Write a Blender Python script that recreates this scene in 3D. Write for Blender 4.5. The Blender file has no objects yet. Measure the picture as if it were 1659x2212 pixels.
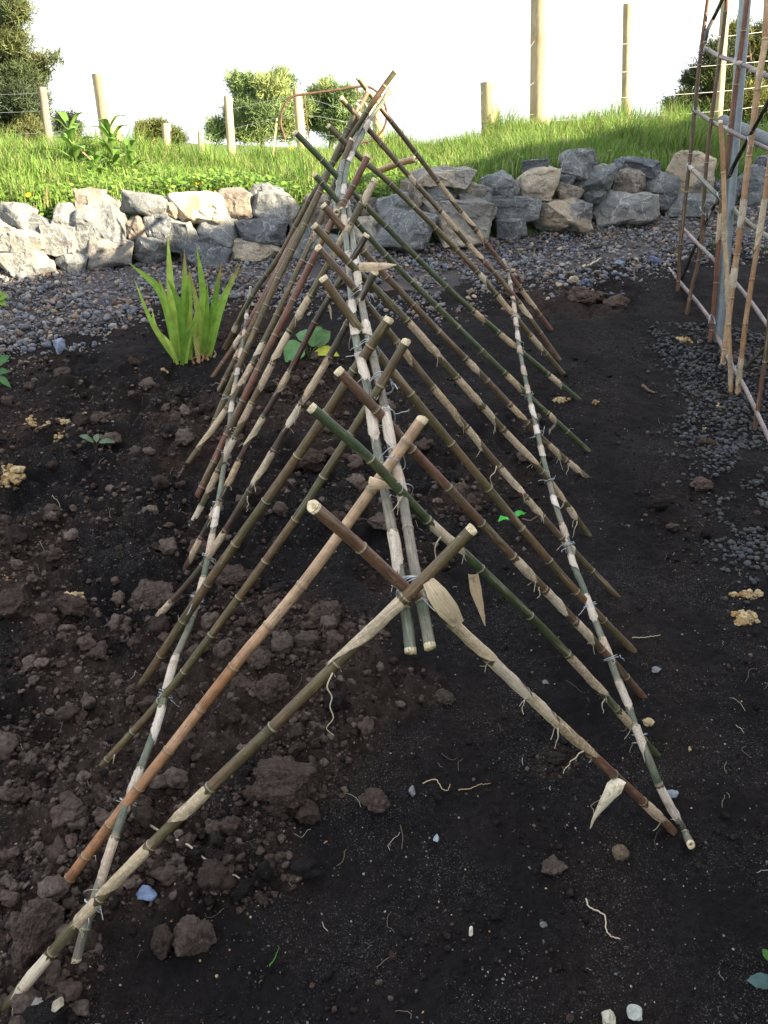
import bpy, bmesh, math, random
import numpy as np
from mathutils import Vector, Matrix, noise as mnoise

random.seed(7)
rng = np.random.default_rng(11)
scene = bpy.context.scene
C = scene.collection

# ------------------------------------------------------------------ camera, sky, sun, exposure
H, PITCH, ROLL, F = 1.5, math.radians(24.0), math.radians(2.5), 1784.0   # F in units of a 1659 x 2212 picture
CX, CY = 829.5, 1106.0
cam_d = bpy.data.cameras.new("camera")
cam = bpy.data.objects.new("camera", cam_d)
C.objects.link(cam)
cam_d.sensor_fit = 'VERTICAL'
cam_d.sensor_height = 36.0
cam_d.lens = 36.0 * F / 2212.0
cam_d.clip_start, cam_d.clip_end = 0.05, 3000.0
fw = np.array([0, math.cos(PITCH), -math.sin(PITCH)])
up = np.array([0, math.sin(PITCH), math.cos(PITCH)])
rt = np.array([1.0, 0, 0])
rt2 = rt * math.cos(ROLL) + up * math.sin(ROLL)
up2 = -rt * math.sin(ROLL) + up * math.cos(ROLL)
rm = Matrix(((rt2[0], up2[0], -fw[0]), (rt2[1], up2[1], -fw[1]), (rt2[2], up2[2], -fw[2])))
cam.matrix_world = Matrix.Translation((0, 0, H)) @ rm.to_4x4()
scene.camera = cam

SUN_EL, SUN_AZ = math.radians(24.0), math.radians(60.0)     # azimuth to the right of straight behind the camera
to_sun = Vector((math.sin(SUN_AZ) * math.cos(SUN_EL), -math.cos(SUN_AZ) * math.cos(SUN_EL), math.sin(SUN_EL)))
world = bpy.data.worlds.new("World")
scene.world = world
world.use_nodes = True
wn = world.node_tree
sky = wn.nodes.new('ShaderNodeTexSky')
sky.sky_type = 'NISHITA'
sky.sun_disc = False
sky.sun_elevation = SUN_EL
sky.sun_rotation = math.atan2(to_sun.x, to_sun.y)
sky.dust_density = 2.5
sky.air_density = 1.0
wn.nodes['Background'].inputs['Strength'].default_value = 0.085
hz = wn.nodes.new('ShaderNodeMix')            # bright thin cloud and haze over the blue
hz.data_type = 'RGBA'
hz.inputs[0].default_value = 0.8
hz.inputs[7].default_value = (3.9, 4.05, 4.3, 1)
wn.links.new(sky.outputs[0], hz.inputs[6])
wn.links.new(hz.outputs[2], wn.nodes['Background'].inputs['Color'])
sun_d = bpy.data.lights.new("sun", 'SUN')
sun_d.energy = 5.0
sun_d.angle = math.radians(0.6)
sun_d.color = (1.0, 0.83, 0.58)
sun_o = bpy.data.objects.new("sun", sun_d)
C.objects.link(sun_o)
sun_o.rotation_euler = to_sun.to_track_quat('Z', 'Y').to_euler()
scene.view_settings.view_transform = 'Standard'
scene.view_settings.look = 'None'
scene.view_settings.exposure = 2.65
scene.view_settings.gamma = 1.0

# ------------------------------------------------------------------ geometry helpers
CAM = np.array([0, 0, H])


def ray(p):
    x = (p[0] - CX) / F
    y = -(p[1] - CY) / F
    return fw + x * rt2 + y * up2


def at(px, py, Y):                       # the point at distance Y ahead seen along a picture direction
    d = ray((px, py))
    return CAM + d * (Y / d[1])


def proj(P):
    q = np.asarray(P, float) - CAM
    z = q @ fw
    return np.array([CX + F * (q @ rt2) / z, CY - F * (q @ up2) / z])


def hash3(ix, iy, iz):
    h = (ix * 374761393 + iy * 668265263 + iz * 2147483647 + 144665) & 0xffffffff
    h = ((h ^ (h >> 13)) * 1274126177) & 0xffffffff
    h = ((h ^ (h >> 16)) * 2246822519) & 0xffffffff
    return ((h ^ (h >> 15)) & 0xffff) / 65535.0


def vnoise(x, y, z=0.0):                  # value noise in -1..1
    x, y = np.asarray(x, float), np.asarray(y, float)
    z = np.broadcast_to(np.asarray(z, float), x.shape)
    ix, iy, iz = np.floor(x).astype(np.int64), np.floor(y).astype(np.int64), np.floor(z).astype(np.int64)
    fx, fy, fz = x - ix, y - iy, z - iz
    fx, fy, fz = [t * t * (3 - 2 * t) for t in (fx, fy, fz)]
    r = 0
    for dx in (0, 1):
        for dy in (0, 1):
            for dz in (0, 1):
                w = (fx if dx else 1 - fx) * (fy if dy else 1 - fy) * (fz if dz else 1 - fz)
                r = r + w * hash3(ix + dx, iy + dy, iz + dz)
    return r * 2 - 1


def fbm(x, y, sc, octaves=4, gain=0.5, seed=0.0):
    r, a = 0, 1.0
    for k in range(octaves):
        r = r + a * vnoise(x * sc + 17.3 * k, y * sc - 9.1 * k, seed + 3.7 * k)
        sc *= 2.07
        a *= gain
    return r


def sstep(a, b, x):
    t = np.clip((x - a) / (b - a), 0, 1)
    return t * t * (3 - 2 * t)


# ------------------------------------------------------------------ terrain
S = 0.23
WX = np.array([-12, -6, -1.95, -1.4, 0.41, 1.68, 3.2, 7, 14.0])
WY = np.array([3.4, 3.7, 4.50, 4.65, 5.20, 5.85, 6.7, 8.6, 11.5])


def yw(x):
    return np.interp(x, WX, WY)


def bed(x, y):
    y = np.asarray(y, float)
    near = S * (y - 1)
    low = 0.23 * 0.0 + 0.06 * (y - 0.4) - 0.138
    return np.where(y > 0.4, near, low)


_px = [60, 300, 500, 650, 850, 1000, 1150, 1300, 1500]
_top = [432, 412, 405, 425, 408, 378, 350, 345, 352]
_crest = [362, 370, 380, 384, 364, 345, 322, 316, 334]
_hx, _hw, _zc = [], [], []
for a, b, c in zip(_px, _top, _crest):
    Y = 5.0
    for _ in range(8):
        P = at(a, b, Y)
        Y = float(yw(P[0])) + 0.3
    P = at(a, b, Y)
    _hx.append(P[0])
    _hw.append(P[2] - 0.03)
    Y = 7.0
    for _ in range(8):
        Q = at(a, c, Y)
        Y = float(yw(Q[0])) + 2.3
    _zc.append((at(a, c, Y)[0], at(a, c, Y)[2]))
_cx = [q[0] for q in _zc]
_cz = [q[1] for q in _zc]


def zf(x, y):
    x, y = np.asarray(x, float), np.asarray(y, float)
    w = yw(x)
    v = y - w
    base = bed(x, np.minimum(y, w))
    zt = np.maximum(np.interp(x, _hx, _hw), bed(x, w) + 0.2)
    zc = np.interp(x, _cx, _cz)
    up1 = base + (zt - base) * sstep(0.05, 0.42, v)
    up2_ = zt + (zc - zt) * np.sin(np.clip((v - 0.42) / 1.9, 0, 1) * math.pi / 2)
    dn = np.maximum(zc - 0.10 * np.maximum(v - 2.6, 0) ** 1.12, -6.0)
    z = np.where(v < 0, base, np.where(v < 0.42, up1, np.where(v < 2.6, up2_, dn)))
    return z


def gnd(px, py):                          # where a picture direction meets the terrain
    d = ray((px, py))
    ks = np.linspace(0.7, 14, 1600)
    P = CAM[None] + ks[:, None] * d[None]
    below = P[:, 2] < zf(P[:, 0], P[:, 1])
    i = int(np.argmax(below)) if below.any() else len(ks) - 1
    lo, hi = ks[max(i - 1, 0)], ks[i]
    for _ in range(18):
        m = (lo + hi) / 2
        q = CAM + m * d
        if q[2] < zf(q[0], q[1]):
            hi = m
        else:
            lo = m
    q = CAM + hi * d
    return np.array([q[0], q[1], float(zf(q[0], q[1]))])


def mmp(p, n):                            # picture length n at a point p, in metres
    return n * float((np.asarray(p) - CAM) @ fw) / F


# ------------------------------------------------------------------ object helpers
def tag(o, label=None, cat=None, group=None, kind=None):
    if label: o['label'] = label
    if cat: o['category'] = cat
    if group: o['group'] = group
    if kind: o['kind'] = kind
    return o


def empty(name, loc, label, cat, group=None):
    o = bpy.data.objects.new(name, None)
    C.objects.link(o)
    o.location = [float(t) for t in loc]
    o.empty_display_size = 0.05
    bpy.context.view_layer.update()
    return tag(o, label, cat, group)


def link(name, me, mats, parent=None, smooth=True, loc=None):
    for m in (mats if isinstance(mats, (list, tuple)) else [mats]):
        me.materials.append(m)
    if smooth:
        me.polygons.foreach_set('use_smooth', np.ones(len(me.polygons), bool))
    o = bpy.data.objects.new(name, me)
    C.objects.link(o)
    if loc is not None:
        o.location = [float(t) for t in loc]
    if parent is not None:
        o.parent = parent
        o.matrix_parent_inverse = Matrix.Identity(4)
    return o


def npmesh(name, V, quads=None, tris=None, col=None, midx=None):
    me = bpy.data.meshes.new(name)
    V = np.asarray(V, np.float32)
    q = np.zeros((0, 4), np.int32) if quads is None or len(quads) == 0 else np.asarray(quads, np.int32)
    t = np.zeros((0, 3), np.int32) if tris is None or len(tris) == 0 else np.asarray(tris, np.int32)
    me.vertices.add(len(V))
    me.vertices.foreach_set('co', V.ravel())
    me.loops.add(q.size + t.size)
    me.loops.foreach_set('vertex_index', np.concatenate([q.ravel(), t.ravel()]))
    me.polygons.add(len(q) + len(t))
    st = np.concatenate([np.arange(len(q)) * 4, q.size + np.arange(len(t)) * 3]).astype(np.int32)
    me.polygons.foreach_set('loop_start', st)
    if midx is not None:
        me.polygons.foreach_set('material_index', np.asarray(midx, np.int32))
    me.update(calc_edges=True)
    if col is not None:
        a = me.color_attributes.new('tone', 'FLOAT_COLOR', 'POINT')
        c = np.ones((len(V), 4), np.float32)
        c[:, :3] = col
        a.data.foreach_set('color', c.ravel())
    return me


class MB:                                  # collects tubes and sheets with vertex tones
    def __init__(s):
        s.v, s.q, s.t, s.c, s.mq, s.mt, s.cy = [], [], [], [], [], [], []

    def add(s, V, quads=(), tris=(), col=(1, 1, 1), m=0, cy=None):
        b = len(s.v)
        V = [tuple(map(float, p)) for p in V]
        s.v += V
        s.cy += [(p[0], p[1], p[2]) for p in V] if cy is None else [tuple(map(float, t)) for t in cy]
        c = np.asarray(col, float)
        s.c += [tuple(c)] * len(V) if c.ndim == 1 else [tuple(r) for r in c]
        s.q += [tuple(i + b for i in f) for f in quads]
        s.t += [tuple(i + b for i in f) for f in tris]
        s.mq += [m] * len(quads)
        s.mt += [m] * len(tris)

    def tube(s, pts, rad, n=8, col=(1, 1, 1), m=0, cap=True, capcol=None, capm=None):
        P = np.asarray(pts, float)
        k = len(P)
        rad = np.broadcast_to(np.asarray(rad, float), (k,))
        T = np.gradient(P, axis=0)
        T /= np.linalg.norm(T, axis=1)[:, None] + 1e-12
        a = np.array([0.0, 0, 1]) if abs(T[0][2]) < 0.9 else np.array([1.0, 0, 0])
        N = np.cross(T[0], a)
        N /= np.linalg.norm(N)
        V, cc, cy = [], [], []
        sl = np.concatenate([[0], np.cumsum(np.linalg.norm(np.diff(P, axis=0), axis=1))]) + (abs(P[0][0]) * 13.7 + abs(P[0][1]) * 7.3) % 50
        c = np.asarray(col, float)
        for i in range(k):
            N = N - T[i] * (N @ T[i])
            N /= np.linalg.norm(N) + 1e-12
            B = np.cross(T[i], N)
            for j in range(n):
                an = 2 * math.pi * j / n
                V.append(P[i] + rad[i] * (math.cos(an) * N + math.sin(an) * B))
                cc.append(c if c.ndim == 1 else c[i])
                cy.append((sl[i], math.cos(an), math.sin(an)))
        Q = [(i * n + j, i * n + (j + 1) % n, (i + 1) * n + (j + 1) % n, (i + 1) * n + j)
             for i in range(k - 1) for j in range(n)]
        s.add(V, Q, (), np.array(cc), m, cy)
        if cap:
            for i in (0, k - 1):
                ring = V[i * n:(i + 1) * n]
                s.add(ring + [P[i]], (), [((j + 1) % n, j, n) if i == 0 else (j, (j + 1) % n, n) for j in range(n)],
                      capcol if capcol is not None else cc[i * n], m if capm is None else capm)

    def obj(s, name, mats, parent=None, smooth=True, origin=None):
        V = np.array(s.v, float)
        loc = None
        if origin is not None:
            V = V - np.asarray(origin, float)
            loc = origin if parent is None else None
        me = npmesh(name, V, s.q, s.t, np.array(s.c), s.mq + s.mt)
        at_ = me.attributes.new('grain', 'FLOAT_VECTOR', 'POINT')
        at_.data.foreach_set('vector', np.array(s.cy, np.float32).ravel())
        return link(name, me, mats, parent, smooth, loc)


def spline(pts, n):                        # Catmull-Rom through points
    P = np.asarray(pts, float)
    P = np.vstack([2 * P[0] - P[1], P, 2 * P[-1] - P[-2]])
    k = len(P) - 3
    out = []
    for t in np.linspace(0, k - 1e-9, n):
        i = int(t)
        u = t - i
        a, b, c, d = P[i], P[i + 1], P[i + 2], P[i + 3]
        out.append(0.5 * ((2 * b) + (c - a) * u + (2 * a - 5 * b + 4 * c - d) * u * u + (3 * b - a - 3 * c + d) * u ** 3))
    return np.array(out)


# ------------------------------------------------------------------ materials
def mat(name, rough=0.8, spec=0.3):
    m = bpy.data.materials.new(name)
    m.use_nodes = True
    nt = m.node_tree
    b = nt.nodes['Principled BSDF']
    b.inputs['Roughness'].default_value = rough
    b.inputs['Specular IOR Level'].default_value = spec
    return m, nt, b


def N(nt, kind, **kw):
    n = nt.nodes.new(kind)
    for k, v in kw.items():
        if hasattr(n, k):
            setattr(n, k, v)
        else:
            n.inputs[k.replace('_', ' ')].default_value = v
    return n


def ramp(nt, src, stops):
    r = nt.nodes.new('ShaderNodeValToRGB')
    el = r.color_ramp.elements
    while len(el) > 1:
        el.remove(el[0])
    for i, (p, c) in enumerate(stops):
        e = el[0] if i == 0 else el.new(p)
        e.position = p
        e.color = (*c, 1) if len(c) == 3 else c
    nt.links.new(src, r.inputs[0])
    return r.outputs[0]


def mixc(nt, fac, a, b, mode='MIX'):
    n = nt.nodes.new('ShaderNodeMix')
    n.data_type = 'RGBA'
    n.blend_type = mode
    for sock, val in ((n.inputs[0], fac), (n.inputs[6], a), (n.inputs[7], b)):
        if hasattr(val, 'is_linked'):
            nt.links.new(val, sock)
        else:
            sock.default_value = val if isinstance(val, (int, float)) else (*val, 1)
    return n.outputs[2]


def bump(nt, b, src, strength=0.5, dist=0.01, prev=None):
    n = nt.nodes.new('ShaderNodeBump')
    n.inputs['Strength'].default_value = strength
    n.inputs['Distance'].default_value = dist
    nt.links.new(src, n.inputs['Height'])
    if prev is not None:
        nt.links.new(prev, n.inputs['Normal'])
    nt.links.new(n.outputs[0], b.inputs['Normal'])
    return n.outputs[0]


def noise(nt, vec, scale, detail=4, rough=0.55):
    n = N(nt, 'ShaderNodeTexNoise', Scale=scale, Detail=detail, Roughness=rough)
    nt.links.new(vec, n.inputs['Vector'])
    return n.outputs['Fac']


def objco(nt):
    return nt.nodes.new('ShaderNodeTexCoord').outputs['Object']


def tone(nt):
    a = nt.nodes.new('ShaderNodeAttribute')
    a.attribute_name = 'tone'
    return a.outputs['Color']


# soil
m_soil, nt, b = mat('soil', 0.95, 0.15)
co = objco(nt)
n1 = noise(nt, co, 3.0, 6, 0.6)
n2 = noise(nt, co, 60.0, 5, 0.7)
n3 = noise(nt, co, 260.0, 3, 0.75)
base = mixc(nt, ramp(nt, n1, [(0.38, (0, 0, 0)), (0.66, (1, 1, 1))]), (0.0046, 0.0042, 0.0050), (0.0115, 0.0085, 0.0078))
base = mixc(nt, tone(nt), base, (0.033, 0.0225, 0.0175))
base = mixc(nt, ramp(nt, n2, [(0.35, (0, 0, 0)), (0.7, (1, 1, 1))]), base, (0.03, 0.023, 0.02), 'ADD') if False else base
fleckzone = ramp(nt, noise(nt, co, 4.2, 3, 0.6), [(0.44, (0, 0, 0)), (0.60, (1, 1, 1))])
fl = ramp(nt, n3, [(0.58, (0, 0, 0)), (0.68, (1, 1, 1))])
mul = mixc(nt, 1.0, fleckzone, fl, 'MULTIPLY')
base = mixc(nt, mul, base, (0.15, 0.14, 0.13))
dk = ramp(nt, n2, [(0.32, (0.5, 0.5, 0.5)), (0.70, (1.55, 1.5, 1.48))])
base = mixc(nt, 1.0, base, dk, 'MULTIPLY')
nt.links.new(base, b.inputs['Base Color'])
p = bump(nt, b, n2, 1.0, 0.012)
bump(nt, b, n3, 0.9, 0.004, p)

# crumbs and clods
m_clod, nt, b = mat('clod', 0.95, 0.15)
co = objco(nt)
n2 = noise(nt, co, 90.0, 5, 0.7)
n3 = noise(nt, co, 420.0, 3, 0.7)
dk = ramp(nt, n2, [(0.32, (0.45, 0.45, 0.45)), (0.70, (1.6, 1.57, 1.54))])
base = mixc(nt, 1.0, tone(nt), dk, 'MULTIPLY')
base = mixc(nt, ramp(nt, n3, [(0.62, (0, 0, 0)), (0.72, (1, 1, 1))]), base, (0.19, 0.17, 0.15))
nt.links.new(base, b.inputs['Base Color'])
p = bump(nt, b, n2, 1.0, 0.008)
bump(nt, b, n3, 0.8, 0.003, p)

# pebbles (tone carries each pebble's own colour)
m_peb, nt, b = mat('pebble', 0.75, 0.35)
co = objco(nt)
n2 = noise(nt, co, 70.0, 4, 0.6)
base = mixc(nt, 1.0, tone(nt), ramp(nt, n2, [(0.3, (0.7, 0.7, 0.7)), (0.7, (1.3, 1.3, 1.28))]), 'MULTIPLY')
nt.links.new(base, b.inputs['Base Color'])
bump(nt, b, n2, 0.5, 0.004)

# path bed and bank earth
m_path, nt, b = mat('path_bed', 0.95, 0.15)
co = objco(nt)
v = N(nt, 'ShaderNodeTexVoronoi', Scale=70.0)
nt.links.new(co, v.inputs['Vector'])
c1 = ramp(nt, noise(nt, co, 8.0, 4), [(0.3, (0.045, 0.045, 0.05)), (0.55, (0.065, 0.058, 0.056)), (0.75, (0.11, 0.085, 0.06))])
nt.links.new(c1, b.inputs['Base Color'])
bump(nt, b, v.outputs['Distance'], 0.8, 0.01)
m_bank, nt, b = mat('bank_earth', 0.95, 0.1)
co = objco(nt)
c1 = ramp(nt, noise(nt, co, 6.0, 5), [(0.3, (0.02, 0.035, 0.008)), (0.6, (0.035, 0.06, 0.012)), (0.8, (0.07, 0.05, 0.03))])
nt.links.new(c1, b.inputs['Base Color'])
m_far, nt, b = mat('far_pasture', 0.95, 0.1)
co = objco(nt)
c1 = ramp(nt, noise(nt, co, 0.3, 5), [(0.3, (0.05, 0.08, 0.02)), (0.7, (0.09, 0.12, 0.03))])
nt.links.new(c1, b.inputs['Base Color'])


def rockmat(name, stops, vein, patch=None, psc=3.0):
    m, nt, b = mat(name, 0.85, 0.25)
    co = objco(nt)
    info = nt.nodes.new('ShaderNodeObjectInfo')
    off = N(nt, 'ShaderNodeVectorMath', operation='SCALE')
    comb = nt.nodes.new('ShaderNodeCombineXYZ')
    for k in range(3):
        nt.links.new(info.outputs['Random'], comb.inputs[k])
    nt.links.new(comb.outputs[0], off.inputs[0])
    off.inputs['Scale'].default_value = 37.0
    ad = N(nt, 'ShaderNodeVectorMath', operation='ADD')
    nt.links.new(co, ad.inputs[0])
    nt.links.new(off.outputs[0], ad.inputs[1])
    co = ad.outputs[0]
    n1 = noise(nt, co, 7.0, 8, 0.65)
    c = ramp(nt, n1, stops)
    if patch:
        np_ = noise(nt, co, psc, 5, 0.6)
        c = mixc(nt, ramp(nt, np_, [(0.47, (0, 0, 0)), (0.53, (1, 1, 1))]), c, patch)
    n2 = noise(nt, co, 26.0, 8, 0.75)
    c = mixc(nt, ramp(nt, n2, [(0.56, (0, 0, 0)), (0.70, (0.75, 0.75, 0.75))]), c, vein)
    vo = N(nt, 'ShaderNodeTexVoronoi', Scale=5.0)
    vo.feature = 'DISTANCE_TO_EDGE'
    wv = N(nt, 'ShaderNodeVectorMath', operation='ADD')
    sc_ = N(nt, 'ShaderNodeVectorMath', operation='SCALE')
    nz = N(nt, 'ShaderNodeTexNoise', Scale=6.0, Detail=5.0)
    nt.links.new(co, nz.inputs['Vector'])
    nt.links.new(nz.outputs['Color'], sc_.inputs[0])
    sc_.inputs['Scale'].default_value = 0.35
    nt.links.new(co, wv.inputs[0])
    nt.links.new(sc_.outputs[0], wv.inputs[1])
    nt.links.new(wv.outputs[0], vo.inputs['Vector'])
    c = mixc(nt, ramp(nt, vo.outputs['Distance'], [(0.0, (0.8, 0.8, 0.8)), (0.025, (0, 0, 0))]), c, vein)
    n3 = noise(nt, co, 120.0, 4, 0.7)
    c = mixc(nt, 1.0, c, ramp(nt, n3, [(0.3, (0.62, 0.62, 0.62)), (0.7, (1.35, 1.35, 1.35))]), 'MULTIPLY')
    n5 = noise(nt, co, 3.0, 4, 0.6)
    c = mixc(nt, 1.0, c, ramp(nt, n5, [(0.3, (0.75, 0.76, 0.78)), (0.7, (1.2, 1.19, 1.16))]), 'MULTIPLY')
    nt.links.new(c, b.inputs['Base Color'])
    p = bump(nt, b, n1, 0.6, 0.03)
    p = bump(nt, b, n2, 0.5, 0.012, p)
    bump(nt, b, n3, 0.4, 0.004, p)
    return m


ROCK = dict(
    grey=rockmat('rock_grey', [(0.3, (0.088, 0.098, 0.105)), (0.55, (0.14, 0.15, 0.154)), (0.75, (0.20, 0.205, 0.20))], (0.29, 0.29, 0.275)),
    dark=rockmat('rock_dark', [(0.3, (0.055, 0.062, 0.075)), (0.6, (0.10, 0.108, 0.12)), (0.8, (0.16, 0.165, 0.17))], (0.25, 0.25, 0.25)),
    pale=rockmat('rock_pale', [(0.3, (0.165, 0.165, 0.15)), (0.55, (0.235, 0.23, 0.205)), (0.8, (0.31, 0.295, 0.255))], (0.37, 0.36, 0.33), (0.15, 0.155, 0.155), 3.0),
    tan=rockmat('rock_tan', [(0.3, (0.27, 0.225, 0.165)), (0.55, (0.38, 0.33, 0.255)), (0.8, (0.46, 0.41, 0.32))], (0.20, 0.19, 0.175), (0.19, 0.18, 0.165), 2.2),
    rust=rockmat('rock_rust', [(0.3, (0.36, 0.30, 0.22)), (0.6, (0.46, 0.41, 0.34)), (0.8, (0.50, 0.46, 0.38))], (0.42, 0.38, 0.3), (0.36, 0.25, 0.15), 4.5),
    brown=rockmat('rock_brown', [(0.3, (0.11, 0.095, 0.08)), (0.6, (0.18, 0.155, 0.13)), (0.8, (0.25, 0.22, 0.18))], (0.30, 0.27, 0.23)),
    mixed=rockmat('rock_mixed', [(0.3, (0.085, 0.09, 0.095)), (0.6, (0.15, 0.15, 0.15)), (0.8, (0.2, 0.2, 0.195))], (0.28, 0.27, 0.25), (0.33, 0.27, 0.195), 3.2),
)


def grain(nt, sc):
    a = nt.nodes.new('ShaderNodeAttribute')
    a.attribute_name = 'grain'
    mp = nt.nodes.new('ShaderNodeMapping')
    mp.inputs['Scale'].default_value = sc
    nt.links.new(a.outputs['Vector'], mp.inputs['Vector'])
    return mp.outputs[0]


def bamboomat(name, rough, streak=0.25):
    m, nt, b = mat(name, rough, 0.35)
    co = objco(nt)
    g1 = noise(nt, grain(nt, (14.0, 5.0, 5.0)), 1.0, 6, 0.7)
    g2 = noise(nt, grain(nt, (55.0, 2.2, 2.2)), 1.0, 5, 0.65)
    g3 = noise(nt, grain(nt, (9.0, 1.1, 1.1)), 1.0, 4, 0.6)
    n1 = noise(nt, co, 45.0, 4, 0.6)
    n2 = noise(nt, co, 160.0, 3, 0.6)
    c = mixc(nt, 1.0, tone(nt), ramp(nt, n1, [(0.3, (0.72, 0.72, 0.72)), (0.7, (1.25, 1.22, 1.2))]), 'MULTIPLY')
    c = mixc(nt, ramp(nt, n2, [(0.69, (0, 0, 0)), (0.73, (0.7, 0.7, 0.7))]), c, (0.40, 0.32, 0.20))
    n4 = noise(nt, co, 28.0, 5, 0.7)
    c = mixc(nt, ramp(nt, n4, [(0.66, (0, 0, 0)), (0.70, (0.5, 0.5, 0.5))]), c, (0.30, 0.23, 0.12))
    c = mixc(nt, 1.0, c, ramp(nt, g1, [(0.32, (0.55, 0.55, 0.56)), (0.5, (1, 1, 1)), (0.68, (1.4, 1.36, 1.3))]), 'MULTIPLY')
    c = mixc(nt, ramp(nt, g2, [(0.60, (0, 0, 0)), (0.68, (0.75, 0.75, 0.75))]), c, (0.025, 0.02, 0.016))
    c = mixc(nt, ramp(nt, g3, [(0.56, (0, 0, 0)), (0.66, (0.55, 0.55, 0.55))]), c, (0.27, 0.215, 0.14))
    nt.links.new(c, b.inputs['Base Color'])
    nt.links.new(ramp(nt, g1, [(0.3, (0.62, 0.62, 0.62)), (0.7, (0.36, 0.36, 0.36))]), b.inputs['Roughness'])
    bump(nt, b, g1, 0.3, 0.0012)
    return m


m_cane = bamboomat('bamboo_skin', 0.38)
m_husk, nt, b = mat('bamboo_husk', 0.85, 0.15)
co = objco(nt)
n1 = noise(nt, co, 150.0, 3, 0.6)
n2 = noise(nt, co, 30.0, 5, 0.65)
c = mixc(nt, ramp(nt, n1, [(0.48, (0, 0, 0)), (0.62, (0.6, 0.6, 0.6))]), tone(nt), (0.56, 0.46, 0.33))
c = mixc(nt, ramp(nt, n2, [(0.56, (0, 0, 0)), (0.70, (0.75, 0.75, 0.75))]), c, (0.20, 0.14, 0.085))
g1 = noise(nt, grain(nt, (22.0, 7.0, 3.0)), 1.0, 6, 0.7)
c = mixc(nt, 1.0, c, ramp(nt, g1, [(0.3, (0.6, 0.57, 0.53)), (0.5, (1, 1, 1)), (0.7, (1.3, 1.3, 1.3))]), 'MULTIPLY')
g2 = noise(nt, grain(nt, (60.0, 4.0, 1.0)), 1.0, 5, 0.7)
c = mixc(nt, ramp(nt, g2, [(0.60, (0, 0, 0)), (0.70, (0.8, 0.8, 0.8))]), c, (0.10, 0.065, 0.04))
nt.links.new(c, b.inputs['Base Color'])
bump(nt, b, g1, 0.7, 0.0025)
m_cut, nt, b = mat('bamboo_cut_end', 0.9, 0.1)
co = objco(nt)
nt.links.new(ramp(nt, noise(nt, co, 220.0, 3), [(0.3, (0.42, 0.33, 0.2)), (0.7, (0.72, 0.62, 0.43))]), b.inputs['Base Color'])
m_wire, nt, b = mat('tie_wire', 0.35, 0.6)
b.inputs['Metallic'].default_value = 0.35
nt.links.new(ramp(nt, noise(nt, objco(nt), 80.0), [(0.3, (0.26, 0.30, 0.34)), (0.7, (0.50, 0.54, 0.57))]), b.inputs['Base Color'])
m_galv, nt, b = mat('galvanised_steel', 0.42, 0.5)
b.inputs['Metallic'].default_value = 0.35
nt.links.new(ramp(nt, noise(nt, objco(nt), 30.0, 6, 0.7), [(0.3, (0.16, 0.20, 0.22)), (0.7, (0.30, 0.34, 0.37))]), b.inputs['Base Color'])
m_pipe, nt, b = mat('dull_zinc_pipe', 0.6, 0.3)
nt.links.new(ramp(nt, noise(nt, objco(nt), 25.0, 6, 0.7), [(0.3, (0.075, 0.085, 0.09)), (0.7, (0.13, 0.145, 0.15))]), b.inputs['Base Color'])
m_rust, nt, b = mat('rusty_steel', 0.9, 0.2)
nt.links.new(ramp(nt, noise(nt, objco(nt), 40.0, 5), [(0.3, (0.05, 0.03, 0.022)), (0.7, (0.13, 0.08, 0.055))]), b.inputs['Base Color'])
m_fwire, nt, b = mat('fence_wire_steel', 0.45, 0.5)
b.inputs['Metallic'].default_value = 0.5
nt.links.new(ramp(nt, noise(nt, objco(nt), 10.0), [(0.3, (0.35, 0.36, 0.36)), (0.7, (0.55, 0.56, 0.55))]), b.inputs['Base Color'])


def postmat(name, stops):
    m, nt, b = mat(name, 0.9, 0.15)
    co = objco(nt)
    mp = nt.nodes.new('ShaderNodeMapping')
    mp.inputs['Scale'].default_value = (1, 1, 0.12)
    nt.links.new(co, mp.inputs['Vector'])
    n1 = noise(nt, mp.outputs[0], 40.0, 6, 0.7)
    n2 = noise(nt, co, 5.0, 5, 0.6)
    c = ramp(nt, n1, stops)
    c = mixc(nt, ramp(nt, n2, [(0.56, (0, 0, 0)), (0.72, (0.6, 0.6, 0.6))]), c, (0.26, 0.19, 0.10))
    nt.links.new(c, b.inputs['Base Color'])
    bump(nt, b, n1, 0.5, 0.006)
    return m


m_post = postmat('post_pine', [(0.3, (0.24, 0.19, 0.115)), (0.7, (0.44, 0.37, 0.25))])
m_postg = postmat('post_weathered', [(0.3, (0.11, 0.095, 0.075)), (0.7, (0.24, 0.21, 0.17))])
m_bark, nt, b = mat('bark', 0.95, 0.1)
nt.links.new(ramp(nt, noise(nt, objco(nt), 6.0, 6), [(0.3, (0.05, 0.035, 0.025)), (0.7, (0.16, 0.12, 0.085))]), b.inputs['Base Color'])


def leafmat(name, rough=0.55, trans=0.35, var=(0.75, 1.3), sc=25.0):
    m, nt, b = mat(name, rough, 0.3)
    c = mixc(nt, 1.0, tone(nt), ramp(nt, noise(nt, objco(nt), sc, 3), [(0.3, (var[0],) * 3), (0.7, (var[1],) * 3)]), 'MULTIPLY')
    nt.links.new(c, b.inputs['Base Color'])
    tr = nt.nodes.new('ShaderNodeBsdfTranslucent')
    nt.links.new(c, tr.inputs['Color'])
    mx = nt.nodes.new('ShaderNodeMixShader')
    mx.inputs[0].default_value = trans
    nt.links.new(b.outputs[0], mx.inputs[1])
    nt.links.new(tr.outputs[0], mx.inputs[2])
    nt.links.new(mx.outputs[0], nt.nodes['Material Output'].inputs['Surface'])
    return m


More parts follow.
